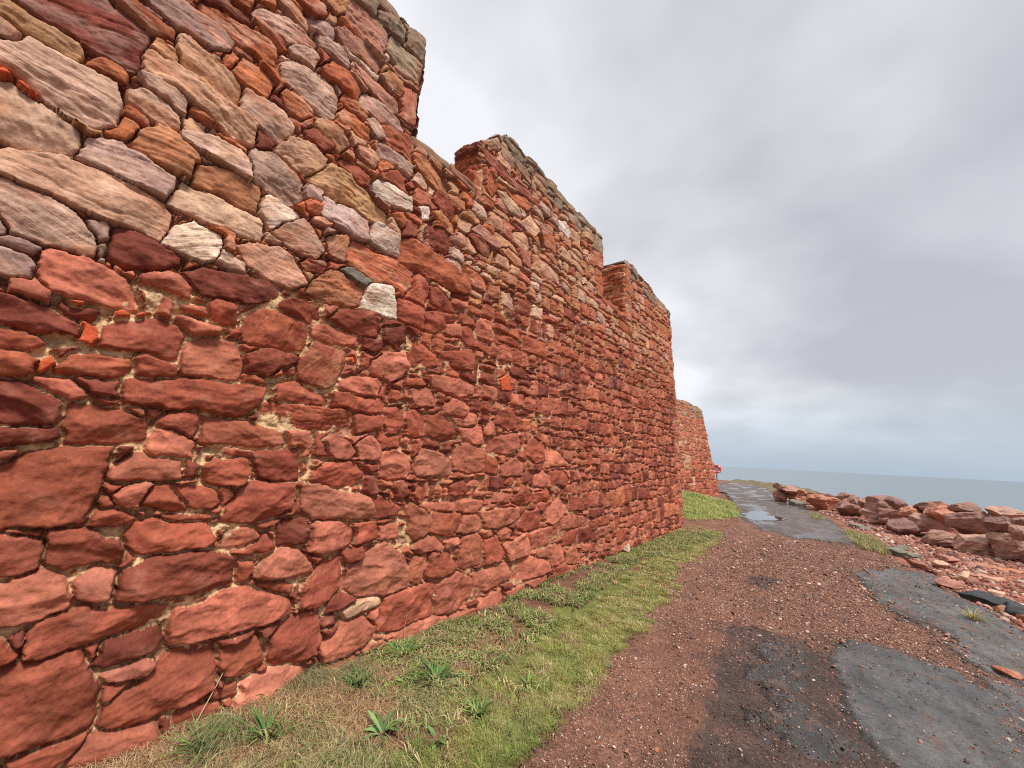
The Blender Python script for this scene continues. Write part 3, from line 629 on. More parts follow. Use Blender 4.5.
def build_face(us, vs, traced, fill, outline=None, zone=None, pins=True, depth=1., seed=1, kgrey=None):
    nu, nv = len(us), len(vs)
    U, V = np.meshgrid(us, vs, indexing='ij'); U = U.astype(float); V = V.astype(float)
    Uw = U + .011 * pn(U * 8, V * 8, seed) + .005 * pn(U * 27, V * 27, seed + 1)
    Vw = V + .011 * pn(U * 8, V * 8, seed + 2) + .005 * pn(U * 27, V * 27, seed + 3)
    osd = np.full(U.shape, 9.) if outline is None else poly_sd(Uw, V, outline)
    stones = list(traced) + list(fill)
    nT = len(traced)
    T2 = np.full(U.shape, -1.); S = np.full(U.shape, -1.); ID = np.full(U.shape, -1, np.int32)
    def rngs(P, m=.07):
        a = np.searchsorted(us, P[:, 0].min() - m); b = np.searchsorted(us, P[:, 0].max() + m)
        c = np.searchsorted(vs, P[:, 1].min() - m); d = np.searchsorted(vs, P[:, 1].max() + m)
        return slice(a, b), slice(c, d), b > a and d > c
    for i, st in enumerate(traced):
        a, b, ok = rngs(st[0])
        if not ok: continue
        sd = poly_sd(Uw[a, b], Vw[a, b], st[0]) + (.003 if st[4] else .013); t = S[a, b]; s2 = T2[a, b]; up = sd > t
        s2[:] = np.where(up, t, np.maximum(s2, sd))
        t[up] = sd[up]; ID[a, b][up & (sd > 0)] = i
    S = np.minimum(S, (S - T2) * .5 - .002)
    ID[S <= 0] = -1
    jag = .006 * fbm(U * 24, V * 28, seed + 9, 2) + .001 * pn(U * 95, V * 95, seed + 12)
    S1 = S.copy()
    blk = -S1 - .008
    for i, st in enumerate(fill):
        a, b, ok = rngs(st[0], .03)
        if not ok: continue
        sd = np.minimum(poly_sd(Uw[a, b], Vw[a, b], st[0]), blk[a, b]); t = S[a, b]; up = sd > t
        t[up] = sd[up]; ID[a, b][up & (sd > 0)] = nT + i
    ns = len(stones)
    col = np.array([s[1] for s in stones]).reshape(-1, 3)
    sty = np.array([0 if s[2] == 's' else 1 for s in stones])
    ang = np.array([axis_of(s[0]) if s[3] is None else s[3] for s in stones])
    cen = np.array([s[0].mean(0) for s in stones]).reshape(-1, 2)
    area = np.array([np.ptp(s[0][:, 0]) * np.ptp(s[0][:, 1]) for s in stones])
    tile = np.array([s[4] for s in stones])
    # little pinning stones in the gaps
    if pins:
        cx, cy = .075, .042
        gu, gv = Uw / cx, Vw / cy; iu = np.floor(gu).astype(np.int64); iv = np.floor(gv).astype(np.int64)
        f1 = np.full(U.shape, 9.); f2 = np.full(U.shape, 9.); key = np.zeros(U.shape, np.int64)
        for a in (-1, 0, 1):
            for b in (-1, 0, 1):
                k = _h(iu + a, iv + b, 77 + seed)
                d = np.hypot((gu - (iu + a + _RND[k])) * cx, (gv - (iv + b + _RND[(k + 911) & 4095])) * cy * 1.4)
                c = d < f1
                f2 = np.where(c, f1, np.minimum(f2, d)); key = np.where(c, k, key); f1 = np.minimum(f1, d)
        sdp = np.minimum((f2 - f1) * .5 - .003, -S - .005)
        prob = .75 if zone is None else np.where(V > zone(U), .85, .45)
        sdp = np.where(_RND[(key + 333) & 4095] < prob, sdp, -1)
        up = (sdp > 0) & (S < 0)
        S = np.where(up, sdp, S); PK = np.where(up, key, -1)
    else: PK = np.full(U.shape, -1)
    S = np.minimum(S, osd + .004)
    # per-stone parameters spread to the grid
    rs = np.random.default_rng(seed + 50)
    Hs = rs.uniform(.040, .080, ns) * np.where(area < .012, .8, 1); Hs[tile] = .10
    Rr = np.where(sty == 0, rs.uniform(.006, .022, ns), rs.uniform(.004, .010, ns)); Rr[tile] = .006
    Tu, Tv = rs.normal(0, .06, ns), rs.normal(.03, .07, ns)
    so = rs.uniform(0, 400, ns)
    I = np.clip(ID, 0, None); has = ID >= 0
    def G(arr, d): return np.where(has, arr[I] if ns else d, d)
    pin = PK >= 0
    H = np.where(pin, .025 + .03 * _RND[PK & 4095], G(Hs, .03)); R = np.where(pin, .014, G(Rr, .02))
    O = np.where(pin, PK * .37, G(so, 0.))
    sm = G((sty == 0).astype(float), 0.) * ~pin
    an = G(ang, 0.)
    du, dv = U - G(cen[:, 0] if ns else np.zeros(1), 0), V - G(cen[:, 1] if ns else np.zeros(1), 0)
    du = np.where(has & ~pin, du, 0); dv = np.where(has & ~pin, dv, 0)
    A = du * np.cos(an) + dv * np.sin(an); B = -du * np.sin(an) + dv * np.cos(an)
    S = np.where(S > -.5, S + jag * np.clip(1 - S / .05, 0, 1), S)
    s = np.clip(S, 0, None); e = np.clip(s / R, 0, 1); prof = np.sqrt(1 - (1 - e) ** 2)
    tl = G(tile.astype(float), 0.) * ~pin
    h = prof * H + prof * (G(Tu, 0.) * du + G(Tv, 0.) * dv)
    # smooth weathered stones: soft bulge, a few broken planes, faint bedding
    K = 5; th = rs.uniform(0, 2 * np.pi, (ns, K)); mg = rs.uniform(.06, .42, (ns, K)) * (rs.random((ns, K)) < .75)
    hl = np.stack([np.ptp(s_[0][:, 0]) / 2 for s_ in stones] + [0.1])[:ns]; hv = np.stack([np.ptp(s_[0][:, 1]) / 2 for s_ in stones] + [.1])[:ns]
    ds = rs.uniform(-.25, .75, (ns, K))
    wdu = du + .018 * pn(U * 9 + O, V * 9, 61) + .006 * pn(U * 30, V * 30 + O, 62); wdv = dv + .014 * pn(U * 9, V * 9 + O, 63) + .005 * pn(U * 30 + O, V * 30, 64)
    fac = np.zeros(U.shape)
    for k in range(K if ns else 0):
        ct, st2 = np.cos(th[:, k]), np.sin(th[:, k])
        ext = np.sqrt((hl * ct) ** 2 + (hv * st2) ** 2) * ds[:, k]
        fac = np.maximum(fac, G(mg[:, k], 0.) * (wdu * G(ct, 0.) + wdv * G(st2, 0.) - G(ext, 0.)))
    fac = np.where(pin, 0, np.minimum(fac, .075))
    rdg = 1 - np.abs(pn(A * 3.2 + O, B * 5.5 + .5 * pn(A * 3, B * 3 + O, 2), 6))
    h_s = .008 * (1 - np.exp(-s / .03)) + .026 * pn(U * 4.5 + O, V * 5.5, 4) + .024 * rdg ** 2 + .013 * pn(U * 11 + O, V * 14, 5) + .006 * (1 - np.abs(pn(U * 17 + O, V * 20, 65))) - .95 * fac
    h_s += .005 * (1 - np.abs(pn(A * 6 + O, B * 24 + .8 * pn(A * 5, B * 5 + O, 3), 6))) ** 2 + .003 * fbm(U * 34, V * 40 + O, 7, 2) + .03
    # layered stones: beds that step in and out
    wob = .7 * pn(A * 2.5 + O, B * 6, 8) + .18 * pn(A * 11 + O, B * 25, 10)
    t1 = B * (8 + 6 * np.abs(np.sin(O * 2.3))) + O + wob; t2 = B * 55 + O * 2 + wob * 2.5
    saw = (t1 - np.floor(t1)); saw2 = (t2 - np.floor(t2))
    crk = sstep(.10, .0, np.abs(saw - .5)) * sstep(-.1, .3, pn(A * 3 + O, np.floor(t1) * 3.3, 15))
    h_a = .007 * np.sin(O * 7.7) ** 2 * sstep(0, .8, saw) * (1 - sstep(.92, 1, saw)) - .010 * crk + .0035 * saw2 * (1 + pn(A * 5, B * 5 + O, 16)) + .016 * pn(U * 3.2 + O, V * 5, 12) + .008 * (1 - np.abs(pn(A * 2.6 + O, B * 9, 11))) + .0022 * fbm(A * 14, B * 80 + O, 13, 2) + .010 * fbm(U * 9 + O, V * 12, 17, 3) + .005 * (1 - np.exp(-s / .03)) - .9 * fac + .03
    rgh = sstep(.1, .5, pn(U * 2.3 + O, V * 2.6, 18)); h_a += rgh * .006 * fbm(U * 22 + O, V * 30, 19, 3)
    h += prof * (sm * h_s + (1 - sm) * h_a * np.where(pin, .5, 1)) * (1 - tl) + prof * tl * (.004 * pn(U * 30, V * 30, 3) + .01)
    # mortar
    n1 = fbm(U * 2.1, V * 2.6, 20, 3); n2 = fbm(U * 16, V * 18, 22, 3); n3 = pn(U * 70, V * 70, 25)
    up_zone = np.zeros(U.shape) if zone is None else sstep(-.15, .2, V - zone(U))
    hm = .028 + .022 * pn(U * 5, V * 6, 28) - .038 * up_zone + .012 * n2 + .005 * n3 + .010 * np.abs(pn(U * 32, V * 38, 27))
    low_l = (1 - up_zone) * sstep(2.4, .6, U) if zone is not None else 0
    patchy = np.exp(-((U - .3) / 1.1) ** 2 - ((V - 2.1) / .55) ** 2) if zone is not None else 0
    smear = sstep(.3, .75, n1 + .10 * low_l + .42 * patchy + .25 * n2) * (1 - up_zone)
    hm += .022 * smear
    is_m = (hm > h) | (S <= 0) | ((ID < 0) & ~pin)
    hh = np.where(is_m, hm, h)
    hh = np.where(osd < .03, hh * (.35 + .65 * sstep(-.004, .03, osd)), hh)
    bed = np.stack([A * 7 + O, B * 70 + O * 3 + wob * 3, np.where(is_m, .0, np.where(pin, .4, (1 - .75 * sm) * (.35 + .65 * np.abs(np.sin(O * 5.1)))))], -1)
    # colour belonging to each stone
    C = np.where(pin[..., None], 0, G(np.ones(ns), 0.)[..., None]) * (col[I] if ns else 0)
    if pins:
        pc = np.array([pal(x) for x in (['r', 'd', 'o', 'v', 'rd', 'b', 'R', 'dr'])])
        pc2 = np.array([pal(x) for x in (['r', 'r', 'd', 'R', 'rd', 'r', 'R', 'd'])])
        k8 = PK & 7
        C = np.where(pin[..., None], np.where((up_zone > .5)[..., None], pc[k8], pc2[k8]) * (.8 + .4 * _RND[(PK + 50) & 4095])[..., None], C)
    band = (pn(A * 3 + O, B * 22 + wob, 30) * .9 + .5 * pn(A * 8, B * 70 + O, 31))
    C = C * (1 + (.08 + .02 * (1 - sm)) * band + .16 * fbm(U * 5 + O, V * 6, 32, 3))[..., None]
    iron = sstep(.25, .7, pn(U * 4 + O, V * 6 + O, 33)) * (1 - sm) * (1 - tl) * .55
    C = C * (1 - iron[..., None]) + iron[..., None] * np.array((.40, .15, .07))
    pal_ = sstep(.35, .8, pn(U * 7 - O, V * 9, 34)) * sm * (1 - tl) * .3
    C = C * (1 - pal_[..., None]) + pal_[..., None] * np.array((.52, .22, .15))
    alt = np.array([pal(x) for x in ('b', 'v', 'p', 'o', 'R', 'bp')])[(np.floor(O * 13) % 6).astype(int)]
    mx2 = (sstep(-.1, .5, fbm(A * 4 + O, B * 9 - O, 66, 3)) * (1 - sm) * (1 - tl) * .42)[..., None]
    C = C * (1 - mx2) + alt * mx2
    scar = sstep(.30, .55, pn(U * 10 + O * 1.7, V * 12, 39)) * (1 - tl) * .22
    C = C * (1 + scar[..., None] * np.array((1.0, 1.15, 1.2)))
    if kgrey is not None:
        g = (kgrey(U, V, pn(U * 3, V * 3, 36)) * .75)[..., None]
        C = C * (1 - g) + g * np.array(PAL['k']) * (1 + .3 * pn(U * 9, V * 9, 38))[..., None]
    beige = np.array((.58, .39, .215)); brown = np.array((.23, .12, .075)); redm = np.array((.33, .12, .075))
    q = np.clip(.40 + .6 * n1 + .45 * low_l + .4 * patchy + .4 * n2, 0, 1)[..., None] * np.clip(1 - .75 * up_zone, 0, 1)[..., None]
    if zone is not None: q = q * (1 - .55 * sstep(2.5, 5, U) * 1)[..., None]
    Cm = (redm * (1 - q) + beige * q) * (1 - up_zone[..., None] * .6) + brown * up_zone[..., None] * .6
    Cm = Cm * (1 + .25 * n2 + .15 * n3)[..., None]
    C = np.where(is_m[..., None], Cm, C)
    if zone is not None: C = C * (1 - .12 * sstep(.05, .6, fbm(U * .9, V * 1.3, 120, 3)) * (1 - up_zone))[..., None]   # broad damp stains
    return U, V, hh * depth, C, osd, bed

M1, M2, M3 = (-4.2, 1.82), (2.75, 5.90), (6.88, 9.75)
OUT = [(-4.2, -.4), (10.56, -.4), (10.5, .1), (9.76, 5.42), (9.3, 5.5), (8.6, 5.5), (8.5, 5.58), (6.92, 5.62), (6.88, 4.33), (5.90, 4.36), (5.9, 5.57), (5.6, 5.6), (4.9, 5.55), (4.2, 5.62), (3.15, 5.63), (3.1, 5.52),
       (2.93, 5.46), (2.76, 5.24), (2.75, 4.46), (1.80, 4.5), (1.84, 5.70), (1.2, 5.67), (.4, 5.72), (-1, 5.66), (-4.2, 5.7)]

def var_axis(segs):
    out = []
    for a, b, d in segs: out.append(np.arange(a, b, d))
    return np.concatenate(out + [[segs[-1][1]]])

def quoins(edge, side, v0, v1, cols, rs):
    """squared corner stones up a vertical edge of the masonry"""
    v = v0
    while v < v1 - .05:
        h = min(rs.uniform(.13, .27), v1 - v); w_ = rs.uniform(.22, .42); a, b = edge(v), edge(v + h)
        P = [(a, v + .004), (a - side * w_, v + .006), (b - side * w_ * rs.uniform(.9, 1.05), v + h - .008), (b, v + h - .006)]
        if side > 0: P = P[::-1]
        TRACED.append((np.array(P), pal(cols[rs.integers(len(cols))]) * rs.uniform(.85, 1.1), 'a', rs.normal(0, .04), False)); v += h
_rq = np.random.default_rng(88)
quoins(lambda v: 6.88, -1, 4.36, 5.58, ['o', 'ob', 'R', 'ro', 'bp', 'o'], _rq)
quoins(lambda v: 5.90, 1, 4.38, 4.95, ['Ro', 'o', 'ro'], _rq)
quoins(lambda v: 1.81, 1, 3.9, 4.55, ['v', 'or', 'r'], _rq)
quoins(lambda v: np.interp(v, [-.4, .1, 5.42], [10.56, 10.5, 9.76]), 1, -.2, 4.9, ['R', 'r', 'ro', 'R', 'o'], _rq)

fort = empty('fort_wall', (0, 3.3, 0))
tag(fort, 'tall red sandstone rubble wall with three battlements beside the path', 'wall')
us = var_axis([(-3.2, -.7, .03), (-.7, 2.2, .0062), (2.2, 4.2, .009), (4.2, 7, .013), (7, 10.58, .017)])
vs = var_axis([(-.35, 4.8, .0072), (4.8, 5.76, .009)])
rs = np.random.default_rng(21)
fill = coursed(-3.4, 10.7, -.25, 5.8, h_front, w_front, col_front, rs)
kg = lambda U, V, n: sstep(5.15, 5.5, V + .18 * n) * np.where(U > 6.5, .5, 1)
U, V, Hh, C, osd, BED = build_face(us, vs, TRACED, fill, OUT, edge_line, True, 1., 1, kg)
Hh = Hh * np.interp(U, [1.2, 4.2, 11], [.88, .60, .54])   # the facing gets flatter and tighter along the wall
PV = np.stack([Hh, U, V], -1).reshape(-1, 3); PC = C.reshape(-1, 3); BED = BED.reshape(-1, 3)
F = grid_faces(len(us), len(vs))
o_ = osd.ravel(); keep = (o_[F] > -.004).all(1)
fu = U.ravel()[F].mean(1); fv = V.ravel()[F].mean(1)
inm = np.zeros(len(F), int)
for k, (a, b) in enumerate((M1, M2, M3)):
    inm[(fv > 4.47) & (fu > a - .05) & (fu < b + .05)] = k + 1
PV[:, 1] -= 3.3
sub_mesh('masonry', PV, F, keep & (inm == 0), M_STONE, PC, fort, bed=BED)

def patch(name, org, ua, va, na, ulen, vlen, step, parent, hf, wf, cf, seed, outline=None, depth=.8, pins=True, kgrey=None, fill=None):
    us_ = np.arange(0, ulen + step, step); vs_ = np.arange(0, vlen + step, step)
    r = np.random.default_rng(seed)
    fl = fill if fill is not None else coursed(-.2, ulen + .2, -.05, vlen + .1, hf, wf, cf, r)
    u, v, h, c, od, bd = build_face(us_, vs_, [], fl, outline, None, pins, depth, seed, kgrey)
    ua, va, na, org = map(np.array, (ua, va, na, org))
    P = org + u[..., None] * ua + v[..., None] * va + h[..., None] * na
    f = grid_faces(len(us_), len(vs_)); od = od.ravel()
    f = f[(od[f] > -.004).all(1)]
    q, inv = np.unique(f, return_inverse=True)
    off = np.array(parent.location) if parent is not None and parent.parent is None else np.array((0, 3.3, 0))
    return mesh_np(name, P.reshape(-1, 3)[q] - off, inv.reshape(f.shape), M_STONE, c.reshape(-1, 3)[q], parent, bed=bd.reshape(-1, 3)[q])

def box_core(name, segs, parent, colr=(.2, .1, .07)):
    """plain rubble core behind the facing: boxes (x0,x1,y0,y1,z0,z1)"""
    V_, F_ = [], []
    for (x0, x1, y0, y1, z0, z1) in segs:
        b = len(V_)
        V_ += [(x0, y0, z0), (x1, y0, z0), (x1, y1, z0), (x0, y1, z0), (x0, y0, z1), (x1, y0, z1), (x1, y1, z1), (x0, y1, z1)]
        F_ += [[b + i for i in q] for q in ((0, 3, 2, 1), (4, 5, 6, 7), (0, 1, 5, 4), (1, 2, 6, 5), (2, 3, 7, 6), (3, 0, 4, 7))]
    V_ = np.array(V_, float); V_[:, 1] -= 3.3
    return mesh_np(name, V_, np.array(F_), M_STONE, np.tile(colr, (len(V_), 1)), parent, smooth=False)

TH = .62
end_cols = ['r', 'ro', 'or', 'd', 'R', 'r']
def slab_stack(ulen, vlen, hmin, hmax, cols, rs):
    out = []; v = 0.
    while v < vlen:
        h = rs.uniform(hmin, hmax); u = -.02 - rs.random() * .1
        while u < ulen:
            w = rs.uniform(.25, .6)
            P = np.array([(u + .003, v + .003), (u + w - .003, v + .003 + rs.normal(0, .006)), (u + w - .003, v + h - .003), (u + w * .5, v + h - .003 - abs(rs.normal(0, .004))), (u + .003, v + h - .003 - abs(rs.normal(0, .008)))])
            out.append((P, pal(cols[rs.integers(len(cols))]) * rs.uniform(.8, 1.15), 'a', rs.normal(0, .03), False)); u += w
        v += h
    return out

def rough_box(cx, cy, cz, lx, ly, lz, rs, n=5, amp=.014, taper=.05):
    """an uneven quarried slab, as vertices and quads"""
    bm = bmesh.new(); bmesh.ops.create_cube(bm, size=1)
    bmesh.ops.subdivide_edges(bm, edges=bm.edges[:], cuts=n, use_grid_fill=True)
    P = np.array([v.co[:] for v in bm.verts]); bm.verts.index_update()
    Fq = np.array([[v.index for v in f.verts] for f in bm.faces]); bm.free()
    r = np.abs(P).max(1, keepdims=True); P = P * (1 - .10 * np.clip(np.sort(np.abs(P), 1)[:, 1:2] * 2 - .7, 0, 1) / .3 * .3)
    sx, sy = rs.uniform(-taper, taper, 2)
    P = P * np.array((lx, ly, lz)) * (1 + np.stack([P[:, 1] * sx * 2, P[:, 0] * sy * 2, P[:, 0] * sx], 1))
    o = rs.uniform(0, 99)
    P[:, 0] += amp * fbm(P[:, 1] * 7 + o, P[:, 2] * 18 + o, 3); P[:, 1] += amp * fbm(P[:, 0] * 7 + o, P[:, 2] * 18, 4); P[:, 2] += amp * fbm(P[:, 0] * 6 + o, P[:, 1] * 6, 5)
    a = rs.normal(0, .03); ca, sa = math.cos(a), math.sin(a)
    P = P @ np.array(((ca, sa, 0), (-sa, ca, 0), (0, 0, 1)))
    return P + np.array((cx, cy, cz)), Fq

def slabs(name, lst, parent, cols, rs, off=(0, 3.3, 0), amp=.014):
    Vs, Fs, Cs, b = [], [], [], 0
    for (cx, cy, cz, lx, ly, lz) in lst:
        P, Fq = rough_box(cx, cy, cz, lx, ly, lz, rs, amp=amp); Vs.append(P); Fs.append(Fq + b); b += len(P)
        Cs.append(np.tile(pal(cols[rs.integers(len(cols))]) * rs.uniform(.75, 1.2), (len(P), 1)))
    return mesh_np(name, np.concatenate(Vs) - np.array(off), np.concatenate(Fs), M_STONE, np.concatenate(Cs), parent)

mer_names = ['near battlement with grey striped corner stones', 'middle battlement with a broken corner and grey capping', 'far battlement with thin layered end slabs']
box_core('core', [(-1.6, -.06, -4.2, 9.7, -.4, 4.36), (-1.6, -.06, 9.7, 10.35, -.4, 1.2), (-1.6, -.06, 9.7, 10.1, 1.2, 3.2)], fort)
tops = {1: 5.66, 2: 5.56, 3: 5.5}
for k, (a, b) in enumerate((M1, M2, M3), 1):
    m = sub_mesh('merlon', PV, F, keep & (inm == k), M_STONE, PC, fort, bed=BED)
    m['label'] = mer_names[k - 1]; TH = {1: .62, 2: .42, 3: .56}[k]
    a_ = a + (.3 if k == 2 else .06)
    box_core('merlon_core', [(-TH + .05, -.06, a_ if k > 1 else -4.2, b - .06, 4.3, tops[k] - .1)] + ([(-TH + .05, -.06, 2.81, 3.06, 4.3, 5.2)] if k == 2 else []), m)
    rs = np.random.default_rng(60 + k)
    if k > 1:   # end face towards the camera: thin bedded slabs
        ol = [(0, 0), (TH + .05, 0), (TH + .05, .83), (.2, .90), (0, .88)] if k == 2 else [(0, -.2), (TH + .05, -.2), (TH + .05, 1.08), (.3, 1.15), (0, 1.10)]
        if k == 2:
            fl = [(np.array([(.10, .01), (.46, .01), (.46, .36), (.38, .43), (.2, .42), (.11, .34)]), pal('ro'), 's', 0, False)] + \
                 [(p + np.array((0, .44)), c, s_, g, t) for p, c, s_, g, t in slab_stack(TH + .1, .7, .045, .09, ['r', 'd', 'dr', 'ro'], rs)]
        else: fl = slab_stack(TH + .1, 1.3, .05, .12, ['or', 'ro', 'ob', 'r', 'o'], rs)
        patch('end_face', (-TH, a + .02, 4.4), (1, 0, 0), (0, 0, 1), (0, -1, 0), TH + .045, tops[k] - 4.35, .009, m, None, None, None, 70 + k, ol, .9, False, None, fl)
    if k < 3 or True:
        rs2 = np.random.default_rng(90 + k)
        patch('end_face', (0, b, 4.4), (-1, 0, 0), (0, 0, 1), (0, 1, 0), TH, tops[k] - 4.4, .02, m, None, None, None, 80 + k, None, .5, False, None, slab_stack(TH, 1.3, .12, .28, ['k', 'R', 'r'], rs2))
    lst = []; y = {1: -3.2, 2: 3.1, 3: 6.9}[k]
    while y < b - .12:
        L = rs.uniform(.35, .8); L = min(L, b + .02 - y)
        t = rs.uniform(.05, .08) * (1 if k < 3 else .8)
        zt = {1: 5.70, 2: 5.60, 3: 5.60 - .055 * max(0, y - 7.2)}[k]
        gap = rs.random() < (.12 if k != 3 else .3)
        if not gap: lst.append((-TH / 2 + .02 + rs.normal(0, .012), y + L / 2, zt - t * .35 + rs.normal(0, .006), TH - .02 + rs.normal(0, .02), L * .97, t))
        y += L
    slabs('capping', lst, m, ['k', 'k', 'gk', 'kb'], rs, amp=.008)
# sills of the two embrasures
rs = np.random.default_rng(31)
s1 = slabs('sill', [(-.31, 2.03, 4.51, .76, .47, .11), (-.30, 2.48, 4.50, .76, .44, .10), (-.9, 2.28, 4.44, .6, .9, .1), (-.3, 2.28, 4.44, .66, .9, .12)], fort, ['kb', 'kr'], rs, amp=.022); s1['label'] = 'brown grey stone sill of the nearer gap between battlements'
s2 = slabs('sill', [(-.31, 6.2, 4.36, .76, .58, .11), (-.31, 6.68, 4.34, .76, .40, .11), (-.9, 6.4, 4.33, .6, .9, .1)], fort, ['oR', 'R'], rs, amp=.022); s2['label'] = 'salmon stone sill of the farther gap between battlements'
# pale slab stack behind the middle battlement
slabs('rear_stone', [(-.63, 3.0, 4.5 + .09 * i, .32, .4, .085) for i in range(9)], fort, ['wb', 'bp', 'b'], rs)
# far end return of the wall, and the back
r_end = lambda v, rs: rs.uniform(.12, .26)
w_end = lambda v, h, u, rs: h * rs.uniform(1, 2.2)
c_low = lambda u, v, rs: (pal(LOW[rs.integers(len(LOW))]) * rs.uniform(.85, 1.12), 's')
vv = np.array((0, -.74 / 5.4, 1.)); vv /= np.linalg.norm(vv)
patch('end_return', (0.03, 10.47, 0), (-1, 0, 0), vv, (0, 1, 0), 1.6, 4.4, .025, fort, r_end, w_end, c_low, 40, None, .35, True)

# ------------------------------------------------------------------ bastion beyond
B0 = np.array((-4.3, 12.5, 0.)); B1 = np.array((-2.2, 25.8, 0.))
d = (B1 - B0); Lb = np.linalg.norm(d); d /= Lb; nrm = np.array((d[1], -d[0], 0)); bt = math.radians(9)
vb = -nrm * math.sin(bt) + np.array((0, 0, 1)) * math.cos(bt)
bas = empty('bastion', tuple(B1)); tag(bas, 'farther red stone bastion with sloping face standing past the end of the long wall', 'bastion')
def h_b(v, rs): return rs.uniform(.28, .36) if v < 1.7 else rs.uniform(.18, .30)
def w_b(v, h, u, rs): return h * rs.uniform(1, 2.4)
def c_b(u, v, rs):
    if v > 4.5 and rs.random() < .5: return pal('k') * rs.uniform(.8, 1.2), 'a'
    if Lb - 3.9 < u < Lb - 3.0 and rs.random() < .6: return pal(['b', 'bo', 'Rb', 'bp'][rs.integers(4)]) * .9, 's'
    return pal(['r', 'R', 'Rr', 'r', 'rd', 'r'][rs.integers(6)]) * rs.uniform(.85, 1.1), 's' if v < 2 else 'a'
olb = [(0, -.2), (Lb, -.2), (Lb, 4.95), (Lb - .6, 5.2), (Lb - 1.2, 5.18), (Lb - 2, 5.35), (Lb - 3.5, 5.3), (0, 5.35)]
patch('facing', B0 - vb * .2, d, vb, nrm * math.cos(bt) + np.array((0, 0, math.sin(bt))), Lb, 5.6, .026, bas, h_b, w_b, c_b, 44, [(a, b + .2) for a, b in olb], .8, True)
e2 = np.array((-.99, .14, 0)); n2_ = np.array((.14, .99, 0))
patch('side_facing', B1, e2, vb, n2_, 7, 5.05, .05, bas, h_b, w_b, c_b, 45, None, .7, True)
tp = vb * 5.0
Vc = [B0 - nrm * .12, B1 - nrm * .12 - d * .05, B1 + e2 * 7 - n2_ * .12 - nrm * .0, B0 + e2 * 5 - nrm]
Vc = np.array(Vc + [v + tp * .99 for v in Vc]) - B1
mesh_np('core', Vc, np.array([(0, 3, 2, 1), (4, 5, 6, 7), (0, 1, 5, 4), (1, 2, 6, 5), (2, 3, 7, 6), (3, 0, 4, 7)]), M_STONE, np.tile((.22, .12, .08), (8, 1)), bas, smooth=False)

# ------------------------------------------------------------------ ground
GP = GPOLY
def base_x(y):   # foot of the boulder bank
    return np.interp(y, [-10, 0, 8, 13, 15.5, 17.6, 20, 24, 30, 41.5, 51, 60], [16, 11.5, 7.9, 5.85, 4.75, 4.0, 3.2, 1.5, .7, -.9, -4.8, -9])
def ground_z(x, y):
    b = base_x(y); q = x - b
    z = .02 * pn(x * .5, y * .5, 51)
    vmask = sstep(1.75, 1.1, x) * sstep(-.6, -.1, x) * sstep(13, 10, y)
    z = z + .05 * vmask * sstep(1.6, .9, x)
    z = z + .55 * np.exp(-((x + 1.5) / 1.7) ** 2 - ((y - 15.5) / 3.4) ** 2) * sstep(1.0, -.6, x)
    z = z + .40 * sstep(.8, 1.6, q) * sstep(26, 20, y) + .2 * sstep(-.2, .8, q) * sstep(22, 26, y) * (1 + pn(x * .9, y * .9, 52))
    z = z - .03 * sstep(3.6, 4.6, x) * sstep(11, 8, y)
    return z - 5.5 * sstep(1.8, 7.5, q) - 5.5 * sstep(54, 62, y)
def sdp(name, x, y): return poly_sd(x, y, GP[name])

gx = np.concatenate([np.arange(-40, -8, 2.), np.arange(-8, -.3, .18), np.arange(-.3, 1.8, .02), np.arange(1.8, 6.6, .04), np.arange(6.6, 12, .15), np.arange(12, 40, 2.)])
gy = np.concatenate([np.arange(-30, -3, 2.), np.arange(-3, .3, .12), np.arange(.3, 6, .02), np.arange(6, 14, .05), np.arange(14, 32, .12), np.arange(32, 64, .5), [64, 70, 90]])
X, Y = np.meshgrid(gx, gy, indexing='ij')
Z = ground_z(X, Y)
q = X - base_x(Y)
rub = sstep(3.4, 4.2, X + .25 * pn(X * 2, Y * 2, 55) - np.interp(Y, [0, 9, 13, 20, 30], [.6, .2, -.2, -1.0, -3.2])) * (X > 0)
near = (X > -.3) & (X < 7) & (Y > -1) & (Y < 30)
Z = Z + near * (.012 * fbm(X * 6, Y * 6, 57, 3) + rub * .035 * fbm(X * 3.5, Y * 3.5, 58, 3))
Z = np.where((X > 1.35) & (X < 4.2) & (Y > -2) & (Y < 12), Z - .04, Z)
Z = np.where((X > -8) & (X < 1.5) & (Y > 19.5), Z - .05, Z)
soil = np.array((.20, .095, .06)); straw = np.array((.34, .21, .10)); rubc = np.array((.33, .125, .085)); moss = np.array((.17, .18, .05))
n = fbm(X * 2, Y * 2, 60, 3)[..., None]; nn = fbm(X * 14, Y * 14, 62, 2)[..., None]
C = soil * (1 + .3 * n + .25 * nn)
st_ = (sstep(1.0, .7, X) * sstep(3.0, 2.2, Y + .3 * pn(X * 2, Y * 2, 63)))[..., None] * (X > -.1)[..., None]
C = C * (1 - st_) + straw * st_ * (1 + .3 * nn)
vg = sstep(-.03, .05, sdp('verge', X, Y) + .06 * pn(X * 3, Y * 3, 64))[..., None]
C = C * (1 - vg) + moss * vg
md = (np.exp(-((X + 1.5) / 1.7) ** 2 - ((Y - 15.3) / 3.6) ** 2) > .25)[..., None] * (X < 1)[..., None]
C = np.where(md, moss * 1.2 * (1 + .3 * n), C)
C = C * (1 - rub[..., None]) + rub[..., None] * rubc * (1 + .35 * n + .4 * nn)
for gname in ('grassR', 'grassR2'):
    g = sstep(-.1, .1, sdp(gname, X, Y) + .1 * pn(X * 3, Y * 3, 66))[..., None]; C = C * (1 - g) + g * np.array((.22, .19, .05))
far = sstep(24, 30, Y)[..., None] * (q > -.6)[..., None]
